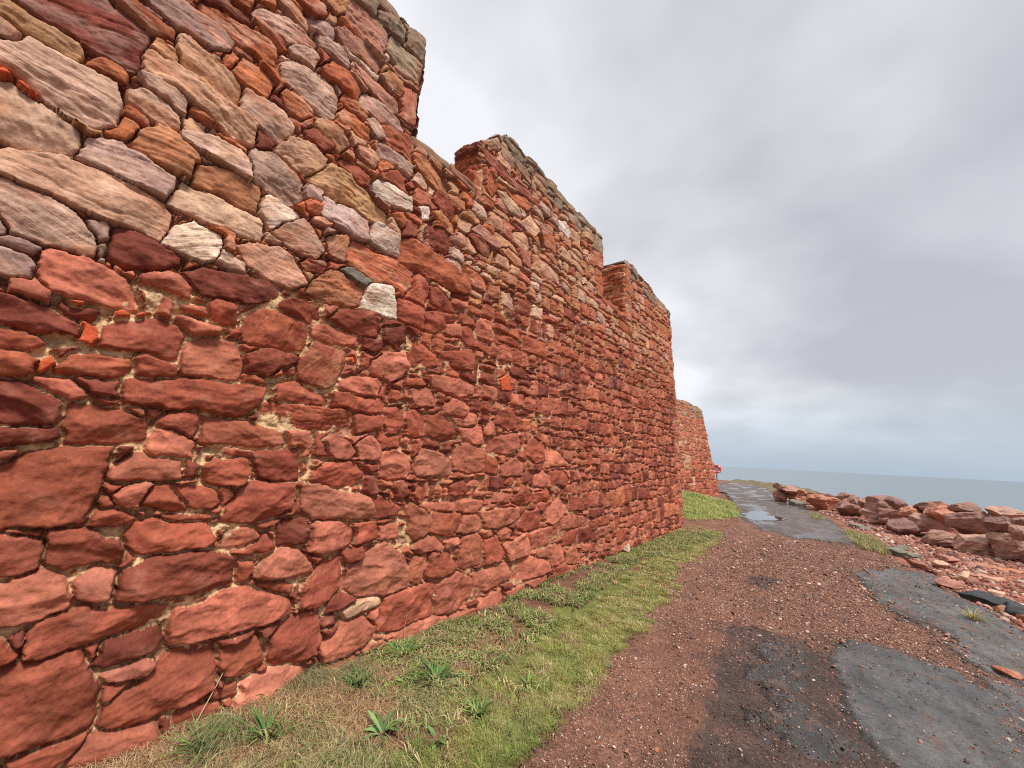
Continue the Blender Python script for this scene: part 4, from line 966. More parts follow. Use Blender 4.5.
C = C * (1 - far) + far * np.array((.17, .135, .075)) * (1 + .4 * n)
g_o = mesh_np('ground', np.stack([X, Y, Z], -1).reshape(-1, 3), grid_faces(len(gx), len(gy)), M_GROUND, C.reshape(-1, 3))
tag(g_o, 'red brown soil and shingle ground between the wall and the sea', 'ground', kind='structure')

# gravel path sheet and worn tarmac sheet, each with its own relief, so that one lies over the other in ragged patches
px_ = np.concatenate([np.arange(-12, -.6, .12), np.arange(-.6, .9, .06), np.arange(.9, 5.2, .016), np.arange(5.2, 6, .1)])
py_ = np.concatenate([np.arange(-3, 1.2, .1), np.arange(1.2, 7, .016), np.arange(7, 12, .035), np.arange(12, 20, .07), np.arange(20, 54, .22)])
X, Y = np.meshgrid(px_, py_, indexing='ij')
wx = X + .09 * pn(X * 1.7, Y * 1.7, 70) + .035 * pn(X * 6, Y * 6, 71); wy = Y + .12 * pn(X * 1.7, Y * 1.7, 72) + .045 * pn(X * 6, Y * 6, 73) + .034 * fbm(X * 14, Y * 14, 92, 3); wx = wx + .034 * fbm(X * 14, Y * 14, 91, 3)
PATHP = [(1.6, -4)] + GP['PATH'][1:-1] + [(5.6, 4.2), (6.2, -4)]
psd = poly_sd(wx, wy, PATHP)
bz = ground_z(X, Y)
tA, tB, tC, tD, sS = [poly_sd(wx, wy, GP[k]) for k in ('TA', 'TB', 'TC', 'TD', 'S1')]
tE = poly_sd(wx, wy, [(3.1, 3.1), (3.9, 4.6), (4.7, 5.2), (5.6, 5.), (6, -4), (3.1, -4)])
mt = np.maximum.reduce([tA, tE, tB * 1.0 - .03, tD * .7 - .05, tC * .5 - .12])
brk = fbm(X * 2.6, Y * 2.2, 75, 3)
strk = fbm(X * 3.2 + Y * 1.1, Y * .55, 77, 3)
clear = np.maximum(sstep(.0, .12, np.maximum(tA, tE)), 0)
mtn = mt + np.where(np.maximum(tA, tE) > -.15, .03, .20) * (brk * .6) + .16 * sstep(-.1, .1, np.maximum(tB, tD)) * strk
zt = bz + .004 + np.clip(mtn * .45, -.09, .022) + .004 * fbm(X * 9, Y * 9, 78, 2) + .0025 * fbm(X * 26, Y * 20, 88, 2)
ck = sstep(.035, .0, np.abs(fbm(X * 1.9, Y * 1.5, 95, 3))) * sstep(-.1, .25, pn(X * 1.1, Y * 1.1, 97)) * (mt > 0)
zt = zt - .005 * ck
zg = bz + .004 + .007 * fbm(X * 5, Y * 5, 79, 3) + .004 * fbm(X * 24, Y * 24, 80, 2) - .02 * sstep(.05, -.08, psd)
darkn = np.maximum(sstep(-.03, .03, tC + .05 * brk) * np.clip(.92 + .40 * brk, .3, 1), .9 * sstep(-.05, .08, sS + .08 * brk))
halo = sstep(-.22, .02, mtn) * .5 + sstep(.25, .7, brk) * .25 * (Y > 4)
grav = np.array((.212, .102, .069)); dark = np.array((.052, .044, .042))
n = (fbm(X * 1.6, Y * 1.6, 81, 3) + .7 * fbm(X * 1.9 + .4 * Y, Y * .3, 93, 2))[..., None]; nn = fbm(X * 30, Y * 30, 82, 2)[..., None]
k_ = np.clip(darkn * .85 + halo * (1 - darkn), 0, 1)[..., None]
Cg = (grav * (1 - k_) + dark * k_) * (1 + .18 * n + .35 * nn)
rg = .85 - .25 * k_[..., 0]
Fg = grid_faces(len(px_), len(py_)); ps = psd.ravel(); okg = (ps[Fg] > -.06).all(1)
uq, inv = np.unique(Fg[okg], return_inverse=True)
Pg = np.stack([X, Y, zg], -1).reshape(-1, 3)
gp_o = mesh_np('gravel_path', Pg[uq], inv.reshape(-1, 4), M_GRAVEL, Cg.reshape(-1, 3)[uq], attrs={'rough': rg.ravel()[uq]})
tag(gp_o, 'reddish brown gravel path running along the foot of the wall', 'path', kind='structure')
tar = np.array((.092, .088, .085)); redd = np.array((.16, .085, .065))
fary = sstep(9, 13, Y)[..., None]; tar = tar * (1 - fary) + np.array((.105, .088, .080)) * fary
lane = fbm(X * 9 + Y * 1.5, Y * 1.6 - X * .8, 86, 3)[..., None]
tar = tar * (1 + .30 * lane) * (1 - .45 * sstep(.0, .15, tC)[..., None])
sprk = sstep(.15, .6, fbm(X * 5, Y * 3.2, 83, 3) - .5 * clear)[..., None]
Ct = tar * (1 + .25 * n + .3 * nn) * (1 - .6 * sprk) + redd * .6 * sprk
Ct = Ct * (1 - .6 * ck[..., None])
edge = sstep(.07, .0, mtn)[..., None]; Ct = Ct * (1 - .55 * edge) + np.array((.03, .028, .027)) * .55 * edge
wet = sstep(-.1, .5, fbm(X * 1.1, Y * .7, 85, 3) + .25 * sstep(9, 14, Y))
wet2 = sstep(.1, .35, fbm(X * 1.3, Y * .45, 87, 3)) * sstep(9, 13, Y)
rt = .68 - .30 * wet * (1 - sstep(9, 13, Y)) - .52 * wet2
okt = ((mtn.ravel()[Fg] > -.13).all(1)) & ((ps[Fg] > -.02).all(1))
uq, inv = np.unique(Fg[okt], return_inverse=True)
Pt = np.stack([X, Y, zt], -1).reshape(-1, 3)
t_o = mesh_np('tarmac', Pt[uq], inv.reshape(-1, 4), M_TAR, Ct.reshape(-1, 3)[uq], attrs={'rough': rt.ravel()[uq]})
tag(t_o, 'old grey tarmac showing through the gravel in ragged damp patches', 'tarmac', kind='structure')
def surf_z(x, y):
    """path surface height at points (nearest grid sample)"""
    i = np.clip(np.searchsorted(px_, x), 0, len(px_) - 1); j = np.clip(np.searchsorted(py_, y), 0, len(py_) - 1)
    return np.maximum(zg[i, j], zt[i, j]), zt[i, j] > zg[i, j], darkn[i, j], psd[i, j], mtn[i, j]

# puddles
def flat_poly(name, pts, z, mat, wob=.05, seed=0):
    P = np.array(pts); c = P.mean(0); m = 48; V_ = [(c[0], c[1], z)]
    ang_ = np.arctan2(P[:, 1] - c[1], P[:, 0] - c[0]); rr = np.hypot(*(P - c).T); o_ = np.argsort(ang_)
    for i in range(m):
        a = -math.pi + 2 * math.pi * i / m
        r = np.interp(a, ang_[o_], rr[o_], period=2 * math.pi) * (1 + wob * math.sin(a * 5 + seed) + wob * .6 * math.sin(a * 11 + seed * 2))
        V_.append((c[0] + r * math.cos(a), c[1] + r * math.sin(a), z))
    return mesh_np(name, np.array(V_), np.array([(0, 1 + i, 1 + (i + 1) % m) for i in range(m)]), mat, smooth=False)
M_WATER = mat_plain('still_water', (.02, .02, .02), .03, .5)
_pz = surf_z(np.array(GP['puddle'])[:, 0], np.array(GP['puddle'])[:, 1])[0]
pd = flat_poly('puddle', GP['puddle'], float(np.median(_pz)) + .004, M_WATER, .06, 1)
tag(pd, 'bright puddle lying beside the grassy mound', 'puddle', kind='structure')

# ------------------------------------------------------------------ pebbles and rubble
def ico(sub):
    bm = bmesh.new(); bmesh.ops.create_icosphere(bm, subdivisions=sub, radius=1)
    V_ = np.array([v.co[:] for v in bm.verts]); F_ = np.array([[v.index for v in f.verts] for f in bm.faces]); bm.free()
    return V_, F_
def cut_rock(V_, seed, nc=9, lo=.55, hi=.9):
    r = np.random.default_rng(seed); P = V_.copy()
    for _ in range(nc):
        n_ = r.normal(size=3); n_ /= np.linalg.norm(n_); dd = r.uniform(lo, hi)
        P = P - np.clip(P @ n_ - dd, 0, None)[:, None] * n_
    return P
def rand_rot(n, r):
    q = r.normal(size=(n, 4)); q /= np.linalg.norm(q, axis=1)[:, None]; w, x, y, z = q.T
    return np.stack([np.stack([1 - 2 * (y * y + z * z), 2 * (x * y - z * w), 2 * (x * z + y * w)], -1), np.stack([2 * (x * y + z * w), 1 - 2 * (x * x + z * z), 2 * (y * z - x * w)], -1), np.stack([2 * (x * z - y * w), 2 * (y * z + x * w), 1 - 2 * (x * x + y * y)], -1)], 1)
def scatter(name, pos, size, colr, mat, sub, seed, flat=.7, smooth=False):
    r = np.random.default_rng(seed); V0, F0 = ico(sub); n_ = len(pos)
    var = np.stack([cut_rock(V0, seed + i, 7) for i in range(12)])
    R_ = rand_rot(n_, r)
    loc = var[r.integers(12, size=n_)] * np.stack([r.uniform(.8, 1.35, n_), r.uniform(.7, 1.1, n_), r.uniform(.5, .9, n_)], -1)[:, None, :]
    P = np.einsum('nij,nkj->nki', R_, loc); P[..., 2] *= flat
    P = P * size[:, None, None] + pos[:, None, :]
    F_ = (F0[None] + (np.arange(n_) * len(V0))[:, None, None]).reshape(-1, 3)
    return mesh_np(name, P.reshape(-1, 3), F_, mat, np.repeat(colr, len(V0), 0), smooth=smooth)

CAM = np.array((2.9, 0, 1.6))
r = np.random.default_rng(11)
N = 230000
yy = 1.2 + (12 - 1.2) * r.random(N) ** 1.7; xx = r.uniform(.8, 5.2, N)
z_, ont, dk, pp, mm_ = surf_z(xx, yy)
clump = fbm(xx * 3, yy * 3, 90, 3)
dist = np.hypot(xx - CAM[0], yy)
ang_ok = np.abs(np.arctan2(xx - 2.9, yy) + math.radians(39.3)) < math.radians(56)
prob = np.where(ont, .08 + .55 * np.exp(-(np.clip(mm_, 0, None) / .07) ** 2) + .3 * (dk > .3), np.where(dk > .4, .5, .9)) * np.clip(.75 + .6 * clump, .15, 1) * np.clip(1.5 - dist / 11, .1, 1)
prob *= np.where(pp > .02, 1, np.where(pp > -.12, .35, 0))
ok = (r.random(N) < prob) & ang_ok
xx, yy, z_, dist, dk = xx[ok], yy[ok], z_[ok], dist[ok], dk[ok]
sz = (.0030 + .0048 * r.random(len(xx)) ** 2.2 + .0022 * (yy < 3.4) * r.random(len(xx)) + .010 * (r.random(len(xx)) < .012)) * np.clip(dist / 3.5, .9, 2.2)
cols = np.array([(.24, .115, .074), (.18, .088, .060), (.29, .145, .095), (.11, .066, .055), (.38, .20, .14), (.52, .37, .29), (.64, .52, .45), (.42, .18, .09), (.07, .055, .05)])
pw = np.array([.22, .20, .16, .12, .11, .075, .035, .045, .045]); pw /= pw.sum()
cc = cols[r.choice(9, len(xx), p=pw)] * r.uniform(.75, 1.2, len(xx))[:, None]
cc = np.where((dk > .4)[:, None] & (r.random(len(xx)) < .6)[:, None], cc * .4, cc)
gv = scatter('gravel', np.stack([xx, yy, z_ + sz * .25], -1), sz, cc, M_PEB, 1, 5, .75)
tag(gv, 'loose red and pale gravel chips strewn over the path', 'gravel', kind='stuff')

# broken stone rubble between path and boulders
N = 27000
yy = 2.5 + 29.5 * r.random(N) ** 1.4; bx = base_x(yy)
lo = np.interp(yy, [4, 8, 10, 13, 17.5, 22.6, 26.4, 32], [4.9, 4.3, 4.15, 3.75, 3.1, 2.1, 1.0, .2])
xx = lo + (bx + .5 - lo) * r.random(N) ** 1.0
zz = ground_z(xx, yy) + .012
ok = (xx < 3.6 + yy * .42) & (r.random(N) < np.where(yy < 15, 1, .5))
xx, yy, zz = xx[ok], yy[ok], zz[ok]
sz = .014 + .040 * r.random(len(xx)) ** 3.5 + (.03 + .06 * r.random(len(xx))) * (r.random(len(xx)) < .02)
cols = np.array([(.33, .135, .095), (.38, .18, .135), (.26, .10, .075), (.48, .32, .24), (.56, .44, .34), (.18, .10, .085), (.40, .19, .11)])
cc = cols[r.choice(7, len(xx), p=[.27, .23, .16, .13, .09, .05, .07])] * r.uniform(.8, 1.15, len(xx))[:, None]
rb = scatter('rubble', np.stack([xx, yy, zz], -1), sz, cc, M_ROCK, 2, 6, .85)
tag(rb, 'red and buff broken stone strewn between the path and the boulders', 'rubble', kind='stuff')

def rock_obj(name, loc, dims, colr, seed, rot=0, tilt=0, sub=5, nc=12, rough=.05, group=None, label='', cat='rock', smooth=True, lo=.5, hi=.88):
    V0, F0 = ico(sub); P = cut_rock(V0, seed, nc, lo, hi)
    o = seed * 3.7
    P = P * (1 + rough * (fbm(P[:, 0] * 1.6 + o, P[:, 1] * 1.6 + P[:, 2] * 1.3, 3, 3) + .6 * fbm(P[:, 2] * 3 + o, P[:, 0] * 2 - P[:, 1] * 2, 7, 3)))[:, None]
    P = P + rough * .35 * (1 - np.abs(pn(P[:, 2] * 5 + P[:, 0] * .8 + o, P[:, 1] * 1.3, 9)))[:, None] * P
    mn, mx = P.min(0), P.max(0); P = (P - (mn + mx) / 2) / (mx - mn)
    P = P * np.array(dims)
    M = np.array(Matrix.Rotation(rot, 3, 'Z') @ Matrix.Rotation(tilt, 3, 'Y'))
    P = P @ M.T
    P[:, 2] -= P[:, 2].min()
    nse = fbm(P[:, 0] * 4 + o, P[:, 1] * 4 + P[:, 2] * 7, 12, 3)
    C_ = np.array(colr) * (1 + .22 * nse)[:, None]
    C_ = C_ + np.array((.10, .07, .045)) * sstep(.3, .8, fbm(P[:, 1] * 3 - o, P[:, 2] * 5 + P[:, 0] * 2, 14, 2))[:, None]
    ob = mesh_np(name, P, F0, M_ROCK, C_, smooth=smooth)
    ob.location = loc
    tag(ob, label, cat, group)
    return ob

for i, (cx, cy, cz, w, h, code, lab) in enumerate(BOULDERS):
    dpt = min(1.5, .55 * (w + h) + .15)
    zb = cz - h / 2
    if zb < .12: zb = float(ground_z(np.array([cx]), np.array([cy]))[0]) - .05; h = cz + h / 2 - zb
    colr = dict(a=(.28, .145, .11), b=(.35, .195, .145), c=(.43, .18, .11), d=(.22, .115, .092), e=(.44, .26, .19))[code]
    b = rock_obj('boulder', (cx, cy, zb), (w * .98, dpt * .85, h * 1.08), colr, 200 + i * 7, math.radians(38.7 + random.uniform(-8, 8)), math.radians(random.uniform(-9, 9)), 5, 15, .09, 'boulders of the sea defence bank', lab, 'boulder', lo=.56, hi=.9, smooth=False)

for i, (x, y, w, dpt, h, rot, code, lab, nm) in enumerate(ROCKS):
    z = float(ground_z(np.array([x]), np.array([y]))[0])
    if 1.3 < x < 4.3: z = max(z, float(surf_z(np.array([x]), np.array([y]))[0][0]))
    colr = dict(T=np.array((.045, .046, .05)), R=np.array((.38, .17, .125)), ro=np.array((.40, .15, .09))).get(code, None); colr = pal(code) if colr is None else colr
    if w > .4:   # broad broken slabs keep flat beds and square edges
        P_, Fq = rough_box(0, 0, h * .5, w, dpt, h, np.random.default_rng(600 + i), 12, .022, .22)
        ca, sa = math.cos(math.radians(rot)), math.sin(math.radians(rot)); P_ = P_ @ np.array(((ca, sa, 0), (-sa, ca, 0), (0, 0, 1)))
        ob = mesh_np(nm, P_, Fq, M_ROCK, np.tile(colr, (len(P_), 1)) * (1 + .2 * fbm(P_[:, 0] * 6, P_[:, 1] * 6 + P_[:, 2] * 9, 3))[:, None])
        ob.location = (x, y, z - .02); ob.rotation_euler = (math.radians(6), math.radians(-4), 0); tag(ob, lab, 'slab' if nm == 'tarmac_slab' else nm.split('_')[-1]); continue
    rock_obj(nm, (x, y, z - .012), (w, dpt, h * 1.35), colr, 600 + i * 5, math.radians(rot), math.radians(random.uniform(-5, 5)), 4, 12, .09, None, lab, nm.replace('_', ' ').split()[-1] if nm != 'tarmac_slab' else 'slab', lo=.4, hi=.75)

# ------------------------------------------------------------------ grass and plants
def blades(name, pos, h, w, lean, cols, r, label, cat, mat=M_LEAF, swirl=None):
    n_ = len(pos); a = r.uniform(0, 2 * np.pi, n_) if swirl is None else swirl + r.normal(0, .7, n_)
    d_ = np.stack([np.cos(a), np.sin(a), 0 * a], -1); s_ = np.stack([-np.sin(a), np.cos(a), 0 * a], -1)
    up = np.array((0, 0, 1.))
    L_ = lean * r.uniform(.3, 1.5, n_)
    p0 = pos; p1 = pos + d_ * (h * L_ * .35)[:, None] + up * (h * .6)[:, None]; p2 = pos + d_ * (h * L_ * 1.0)[:, None] + up * (h * np.clip(1 - .35 * L_, .25, 1))[:, None]
    hw = (w / 2)[:, None]
    V_ = np.stack([p0 - s_ * hw, p0 + s_ * hw, p1 + s_ * hw * .8, p1 - s_ * hw * .8, p2], 1).reshape(-1, 3)
    b = np.arange(n_)[:, None] * 5
    o = mesh_np(name, V_, [b + np.array([[0, 1, 2, 3]]), b + np.array([[3, 2, 4]])], mat, np.repeat(cols, 5, 0), smooth=False)
    tag(o, label, cat, kind='stuff'); return o
def pick(cols, n_, r, jit=.25):
    cols = np.array(cols); return cols[r.integers(len(cols), size=n_)] * r.uniform(1 - jit, 1 + jit, n_)[:, None]
r = np.random.default_rng(77)
GREEN = [(.18, .25, .052), (.23, .30, .065), (.13, .19, .042), (.30, .32, .10), (.21, .25, .085)]
YEL = [(.31, .31, .08), (.39, .35, .12), (.25, .28, .068), (.45, .37, .18)]
DRY = [(.50, .33, .17), (.42, .26, .12), (.58, .42, .24), (.34, .19, .09), (.26, .16, .09)]
def zg_at(x, y): return ground_z(x, y) + .012 * fbm(x * 6, y * 6, 57, 3)
def edge_at(y): return np.interp(y, [0, 1.85, 2.8, 4, 5.1, 6.5, 9.3, 11], [1.5, 1.45, 1.45, 1.34, 1.25, 1.04, 1.0, .85])
N = 17000; y = np.where(r.random(N) < .16, -1.6 + 2.4 * r.random(N), .8 + 10. * r.random(N) ** 1.6); x = r.uniform(.04, 1.75, N); ed = edge_at(y)
band = sstep(.08, -.02, x - ed - .10 * pn(x * 2, y * 2, 67) - .07 * pn(y * 9, x * 9, 68)) * sstep(-.62, -.38, x - ed + .30 * pn(x * 2.2, y * 2.2, 69))
dens = band * (.35 + .65 * sstep(-.5, .2, fbm(x * 4, y * 4, 111, 2)))
dens = np.where((y < 2.4) & (x < .82 + .15 * pn(x * 3, y * 3, 117)), .02, dens); dens = np.maximum(dens, .5 * (y > 6) * (x < ed))
for p in PLANTS: dens *= np.where(np.hypot(x - p[1], y - p[2]) < .09, .1, 1)
ok = r.random(N) < dens; cx_, cy_ = x[ok], y[ok]; nc = len(cx_)
cd = np.hypot(cx_ - 2.9, cy_) + 2.5 * (cy_ < .5); nb = np.clip(46 / (.5 + cd * .17), 14, 46).astype(int)
crad = r.uniform(.02, .06, nc); cht = r.uniform(.010, .034, nc) * np.where(r.random(nc) < .16, 1.9, 1)
mixn = sstep(-.4, .4, pn(cx_ * 2.2, cy_ * 2.2, 102) + .55 * sstep(2., 3.6, cy_) + r.normal(0, .25, nc))[:, None]
ccol = pick(GREEN, nc, r, .3) * (1 - mixn) + pick(YEL, nc, r, .3) * mixn
ccol = np.where((r.random(nc) < .10)[:, None], pick(DRY, nc, r), ccol)
ix = np.repeat(np.arange(nc), nb); n_ = len(ix); aa = r.uniform(0, 6.28, n_); qq = np.sqrt(r.random(n_)) * crad[ix]
x = cx_[ix] + qq * np.cos(aa); y = cy_[ix] + qq * np.sin(aa); x = np.abs(x - .02) + .02; dd = cd[ix]
blades('short_grass', np.stack([x, y, zg_at(x, y) - .004], -1), cht[ix] * r.uniform(.6, 1.4, n_), .0024 * np.clip(dd / 3, .9, 2.5), 1.3 + 0 * x, ccol[ix] * r.uniform(.75, 1.3, n_)[:, None], r, 'short green turf edging the gravel path along the wall', 'grass', swirl=aa)
edge_x = edge_at(np.array([2.]))
# dry straw at the foot of the wall
N = 52000; y = np.where(r.random(N) < .3, -1.8 + 2.3 * r.random(N), .45 + 2.5 * r.random(N)); x = r.uniform(.02, 1.05, N)
ok = r.random(N) < sstep(1.05, .6, x + .2 * pn(x * 3, y * 3, 104)) * sstep(3.1, 2.1, y + .3 * pn(x * 3, y * 3, 105)) * .95
for p in PLANTS: ok &= np.hypot(x - p[1], y - p[2]) > .085
x, y = x[ok], y[ok]; n_ = len(x)
blades('dry_grass', np.stack([x, y, zg_at(x, y)], -1), (.02 + .045 * r.random(n_)), .0024 + 0 * x, 1.9 + 0 * x, pick(DRY, n_, r), r, 'matted dry straw coloured grass at the foot of the wall', 'dry grass')
# long fine tussock grass
N = 0; xs, ys, hs, sw, cs = [], [], [], [], []
for (tx, ty, rad, ht, n_, cset) in [(1.02, 1.28, .20, .15, 800, 0), (.62, 1.2, .12, .11, 260, 0), (.80, 1.80, .15, .12, 480, 0), (.30, .95, .12, .14, 420, 1), (.10, 1.42, .12, .14, 420, 1), (.2, 1.75, .10, .13, 260, 1), (.55, .75, .16, .12, 260, 1), (.75, 1.0, .14, .12, 260, 0)]:
    a = r.uniform(0, 6.28, n_); q_ = rad * np.sqrt(r.random(n_)); xs.append(tx + q_ * np.cos(a)); ys.append(ty + q_ * np.sin(a)); hs.append(ht * r.uniform(.5, 1.2, n_)); sw.append(np.full(n_, r.uniform(-1.4, .9)))
    cs.append(pick([(.19, .25, .08), (.26, .30, .11), (.40, .36, .18), (.5, .40, .22)] if cset == 0 else [(.26, .25, .12), (.38, .31, .17), (.20, .21, .10)], n_, r))
x, y = np.concatenate(xs), np.concatenate(ys)
x = np.abs(x - .03) + .03
lg = np.ones(len(x), bool)
for p in PLANTS: lg &= (np.hypot(x - p[1], y - p[2]) > .07)
x, y, hs, sw, cs = x[lg], y[lg], np.concatenate(hs)[lg], np.concatenate(sw)[lg], np.concatenate(cs)[lg]
blades('long_grass', np.stack([x, y, zg_at(x, y) - .005], -1), hs, .0022 + 0 * x, 1.5 + 0 * x, cs, r, 'long fine bent grass in tussocks on the verge', 'grass', swirl=sw)
# small weeds along the wall
N = 11000; y = 1.9 + 8.3 * r.random(N) ** 1.3; x = r.uniform(.03, .95, N)
ok = (r.random(N) < sstep(-.35, .3, fbm(x * 2.6, y * 2.6, 106, 2))) & (x < edge_x[0] * 0 + np.interp(y, [1.9, 4, 6, 10], [.95, .75, .5, .8]))
x, y = x[ok], y[ok]
xa, ya = r.uniform(.05, 1.3, 300), r.uniform(.7, 2.5, 300); oa = pn(xa * 3.3, ya * 3.3, 116) > .05; x = np.concatenate([x, xa[oa]]); y = np.concatenate([y, ya[oa]])
for p in PLANTS:
    if p[1] < 1.6 and p[0] != 'd': x = np.concatenate([x, p[1] + r.normal(0, .09, 8)]); y = np.concatenate([y, p[2] + r.normal(0, .09, 8)])
ctr = np.stack([x, y], -1); m = 7
x = np.repeat(x, m) + r.normal(0, .012, len(x) * m); y = np.repeat(y, m) + r.normal(0, .012, len(y) * m); x = np.abs(x - .02) + .02; n_ = len(x)
wc = pick([(.21, .28, .075), (.28, .32, .10), (.35, .33, .14), (.45, .34, .17), (.15, .22, .06), (.20, .11, .07)], len(ctr), r)
blades('weeds', np.stack([x, y, zg_at(x, y) - .003], -1), (.025 + .065 * r.random(n_)), .006 + .004 * r.random(n_), 1.4 + 0 * x, np.repeat(wc, m, 0) * r.uniform(.8, 1.2, n_)[:, None], r, 'low patchy weeds growing along the foot of the wall', 'weeds')
# yellow green grass mound past the wall end
N = 42000; x = r.uniform(-4.2, 1.1, N); y = r.uniform(10.6, 20.5, N)
mm = np.exp(-((x + 1.5) / 1.7) ** 2 - ((y - 15.3) / 3.6) ** 2); pe = poly_sd(x, y, GP['PATH'])
ok = (mm > .2 + .06 * pn(x * 2, y * 2, 107)) & (pe < .02) & (r.random(N) < .5 + .6 * pn(x * 2.5, y * 2.5, 108)); x, y = x[ok], y[ok]; n_ = len(x)
mix = sstep(-.6, .2, pn(x * 1.6, y * 1.6, 109))[:, None]
blades('mound_grass', np.stack([x, y, zg_at(x, y) - .01], -1), .06 + .08 * r.random(n_), .012 + 0 * x, 1.4 + 0 * x, (pick(GREEN, n_, r) * (1 - mix) + pick(YEL, n_, r) * mix) * 1.15, r, 'yellow green grass covering the low mound past the end of the wall', 'grass')
# pale grass between tarmac edge and rubble
xs, ys = [], []
for nm, n0 in (('grassR', 9000), ('grassR2', 2500)):
    P = np.array(GP[nm]); x = r.uniform(P[:, 0].min() - .1, P[:, 0].max() + .1, n0); y = r.uniform(P[:, 1].min() - .2, P[:, 1].max() + .2, n0)
    ok = poly_sd(x, y, P) + .12 * pn(x * 4, y * 4, 110) > 0; xs.append(x[ok]); ys.append(y[ok])
x, y = np.concatenate(xs), np.concatenate(ys); n_ = len(x)
blades('rough_grass', np.stack([x, y, ground_z(x, y) - .005], -1), .06 + .08 * r.random(n_), .007 + 0 * x, 1.1 + 0 * x, pick([(.30, .27, .08), (.36, .31, .13), (.22, .22, .06), (.38, .30, .16)], n_, r), r, 'pale yellow grass on the broken edge between tarmac and rubble', 'grass')

def leaf_plant(name, loc, n_leaf, length, width, colr, seed, label, cat, erect=.6, broad=False):
    r_ = np.random.default_rng(seed); V_, Q_, C_ = [], [], []
    seg = 5
    for i in range(n_leaf):
        a = r_.uniform(0, 2 * np.pi); el = r_.uniform(.25, 1.25) * erect + .15; L_ = length * r_.uniform(.35, 1.15)
        d_ = np.array((math.cos(a), math.sin(a), 0)); s_ = np.array((-math.sin(a), math.cos(a), 0)); p = d_ * r_.uniform(0, .02) + np.array((r_.normal(0, .008), r_.normal(0, .008), 0))
        cl = np.array(colr) * r_.uniform(.55, 1.4) * (np.array((1.5, 1.05, .9)) if r_.random() < .15 else 1); dr = r_.uniform(.5, 1.3); sd_ = r_.normal(0, .35); b = len(V_)
        for k in range(seg + 1):
            t = k / seg
            wd = width * r_.uniform(.7, 1.15) * ((math.sin(math.pi * min(1, t * .85 + .12)) if broad else (1 - t) ** .6 * .9 + .1 * (t < .9)))
            cup = np.array((0, 0, wd * .25))
            V_ += [p - s_ * wd / 2 + cup, p - np.array((0, 0, 0)), p + s_ * wd / 2 + cup]
            C_ += [cl * (.9 + .3 * t)] * 3
            e_ = el * (1 - dr * t); d_ = d_ + s_ * sd_ / seg
            p = p + (d_ * math.cos(e_) + np.array((0, 0, 1)) * math.sin(e_)) * L_ / seg
        for k in range(seg):
            q0 = b + k * 3
            Q_ += [(q0, q0 + 1, q0 + 4, q0 + 3), (q0 + 1, q0 + 2, q0 + 5, q0 + 4)]
    o = mesh_np(name, np.array(V_), np.array(Q_), M_LEAF, np.array(C_), smooth=True)
    z = float(zg_at(np.array([loc[0]]), np.array([loc[1]]))[0])
    o.location = (loc[0], loc[1], z - .004); tag(o, label, cat); return o
for i, p in enumerate(PLANTS):
    kind, x, y, n_leaf, L_, lab = p
    if kind == 'r': leaf_plant('plantain', (x, y), n_leaf, L_, .013, (.09, .175, .042), 300 + i, lab, 'plant', .85)
    elif kind == 's': leaf_plant('plantain', (x, y), n_leaf, L_, .011, (.14, .235, .06), 300 + i, lab, 'plant', .8)
    elif kind == 'd': leaf_plant('dock', (x, y), n_leaf, L_, .030, (.13, .23, .075), 300 + i, lab, 'plant', .6, True)
    elif kind == 't':
        leaf_plant('grass_tuft', (x, y), n_leaf, L_, .006, (.36, .33, .13), 300 + i, lab, 'grass tuft', 1.1)

def stalk(name, pts, rad, colr, label):
    V_, Q_ = [], []; m = 6
    for k, p in enumerate(pts):
        rr = rad * (1 - .5 * k / len(pts))
        for j in range(m): a = 2 * math.pi * j / m; V_.append((p[0] + rr * math.cos(a), p[1] + rr * math.sin(a), p[2]))
    for k in range(len(pts) - 1):
        for j in range(m): Q_.append((k * m + j, k * m + (j + 1) % m, (k + 1) * m + (j + 1) % m, (k + 1) * m + j))
    o = mesh_np(name, np.array(V_) - np.array(pts[0]), np.array(Q_), M_LEAF, np.tile(colr, (len(V_), 1)))
    o.location = pts[0]; tag(o, label, 'stalk'); return o
stalk('dry_stalk', [(.12, .82, .03), (.11, .86, .12), (.10, .91, .22), (.09, .95, .31), (.085, .975, .36)], .0035, (.55, .42, .25), 'thin dry stalk leaning on the lowest stones at the near end of the wall')
stalk('dry_stalk', [(.11, 2.2, .03), (.10, 2.2, .15), (.10, 2.21, .28), (.10, 2.19, .4)], .0022, (.5, .36, .2), 'thin upright dry stalk against the big squared stone low in the wall')

# ------------------------------------------------------------------ lifebuoy on its post
M_RED = mat_plain('red_plastic', (.62, .06, .05), .45); M_WHITE = mat_plain('white_paint', (.75, .70, .68), .5); M_DARK = mat_plain('dark_post', (.12, .07, .06), .7)
lx, ly, lz = LIFE
gz = float(ground_z(np.array([lx]), np.array([ly]))[0])
post = empty('lifebuoy_post', (lx, ly, gz)); tag(post, 'dark post with pale backboard far down the path past the bastion', 'post')
def box_mesh(name, c, dims, mat, parent, rot=0):
    bm = bmesh.new(); bmesh.ops.create_cube(bm, size=1)
    bmesh.ops.scale(bm, vec=dims, verts=bm.verts); bmesh.ops.bevel(bm, geom=bm.edges[:], offset=min(dims) * .12, segments=2, affect='EDGES')
    bmesh.ops.rotate(bm, cent=(0, 0, 0), matrix=Matrix.Rotation(rot, 3, 'Z'), verts=bm.verts); bmesh.ops.translate(bm, vec=c, verts=bm.verts)
    me = bpy.data.meshes.new(name); bm.to_mesh(me); bm.free(); return link(name, me, mat, parent)
fa = math.atan2(-lx + 2.9, -(0 - ly))  # board faces back along the path
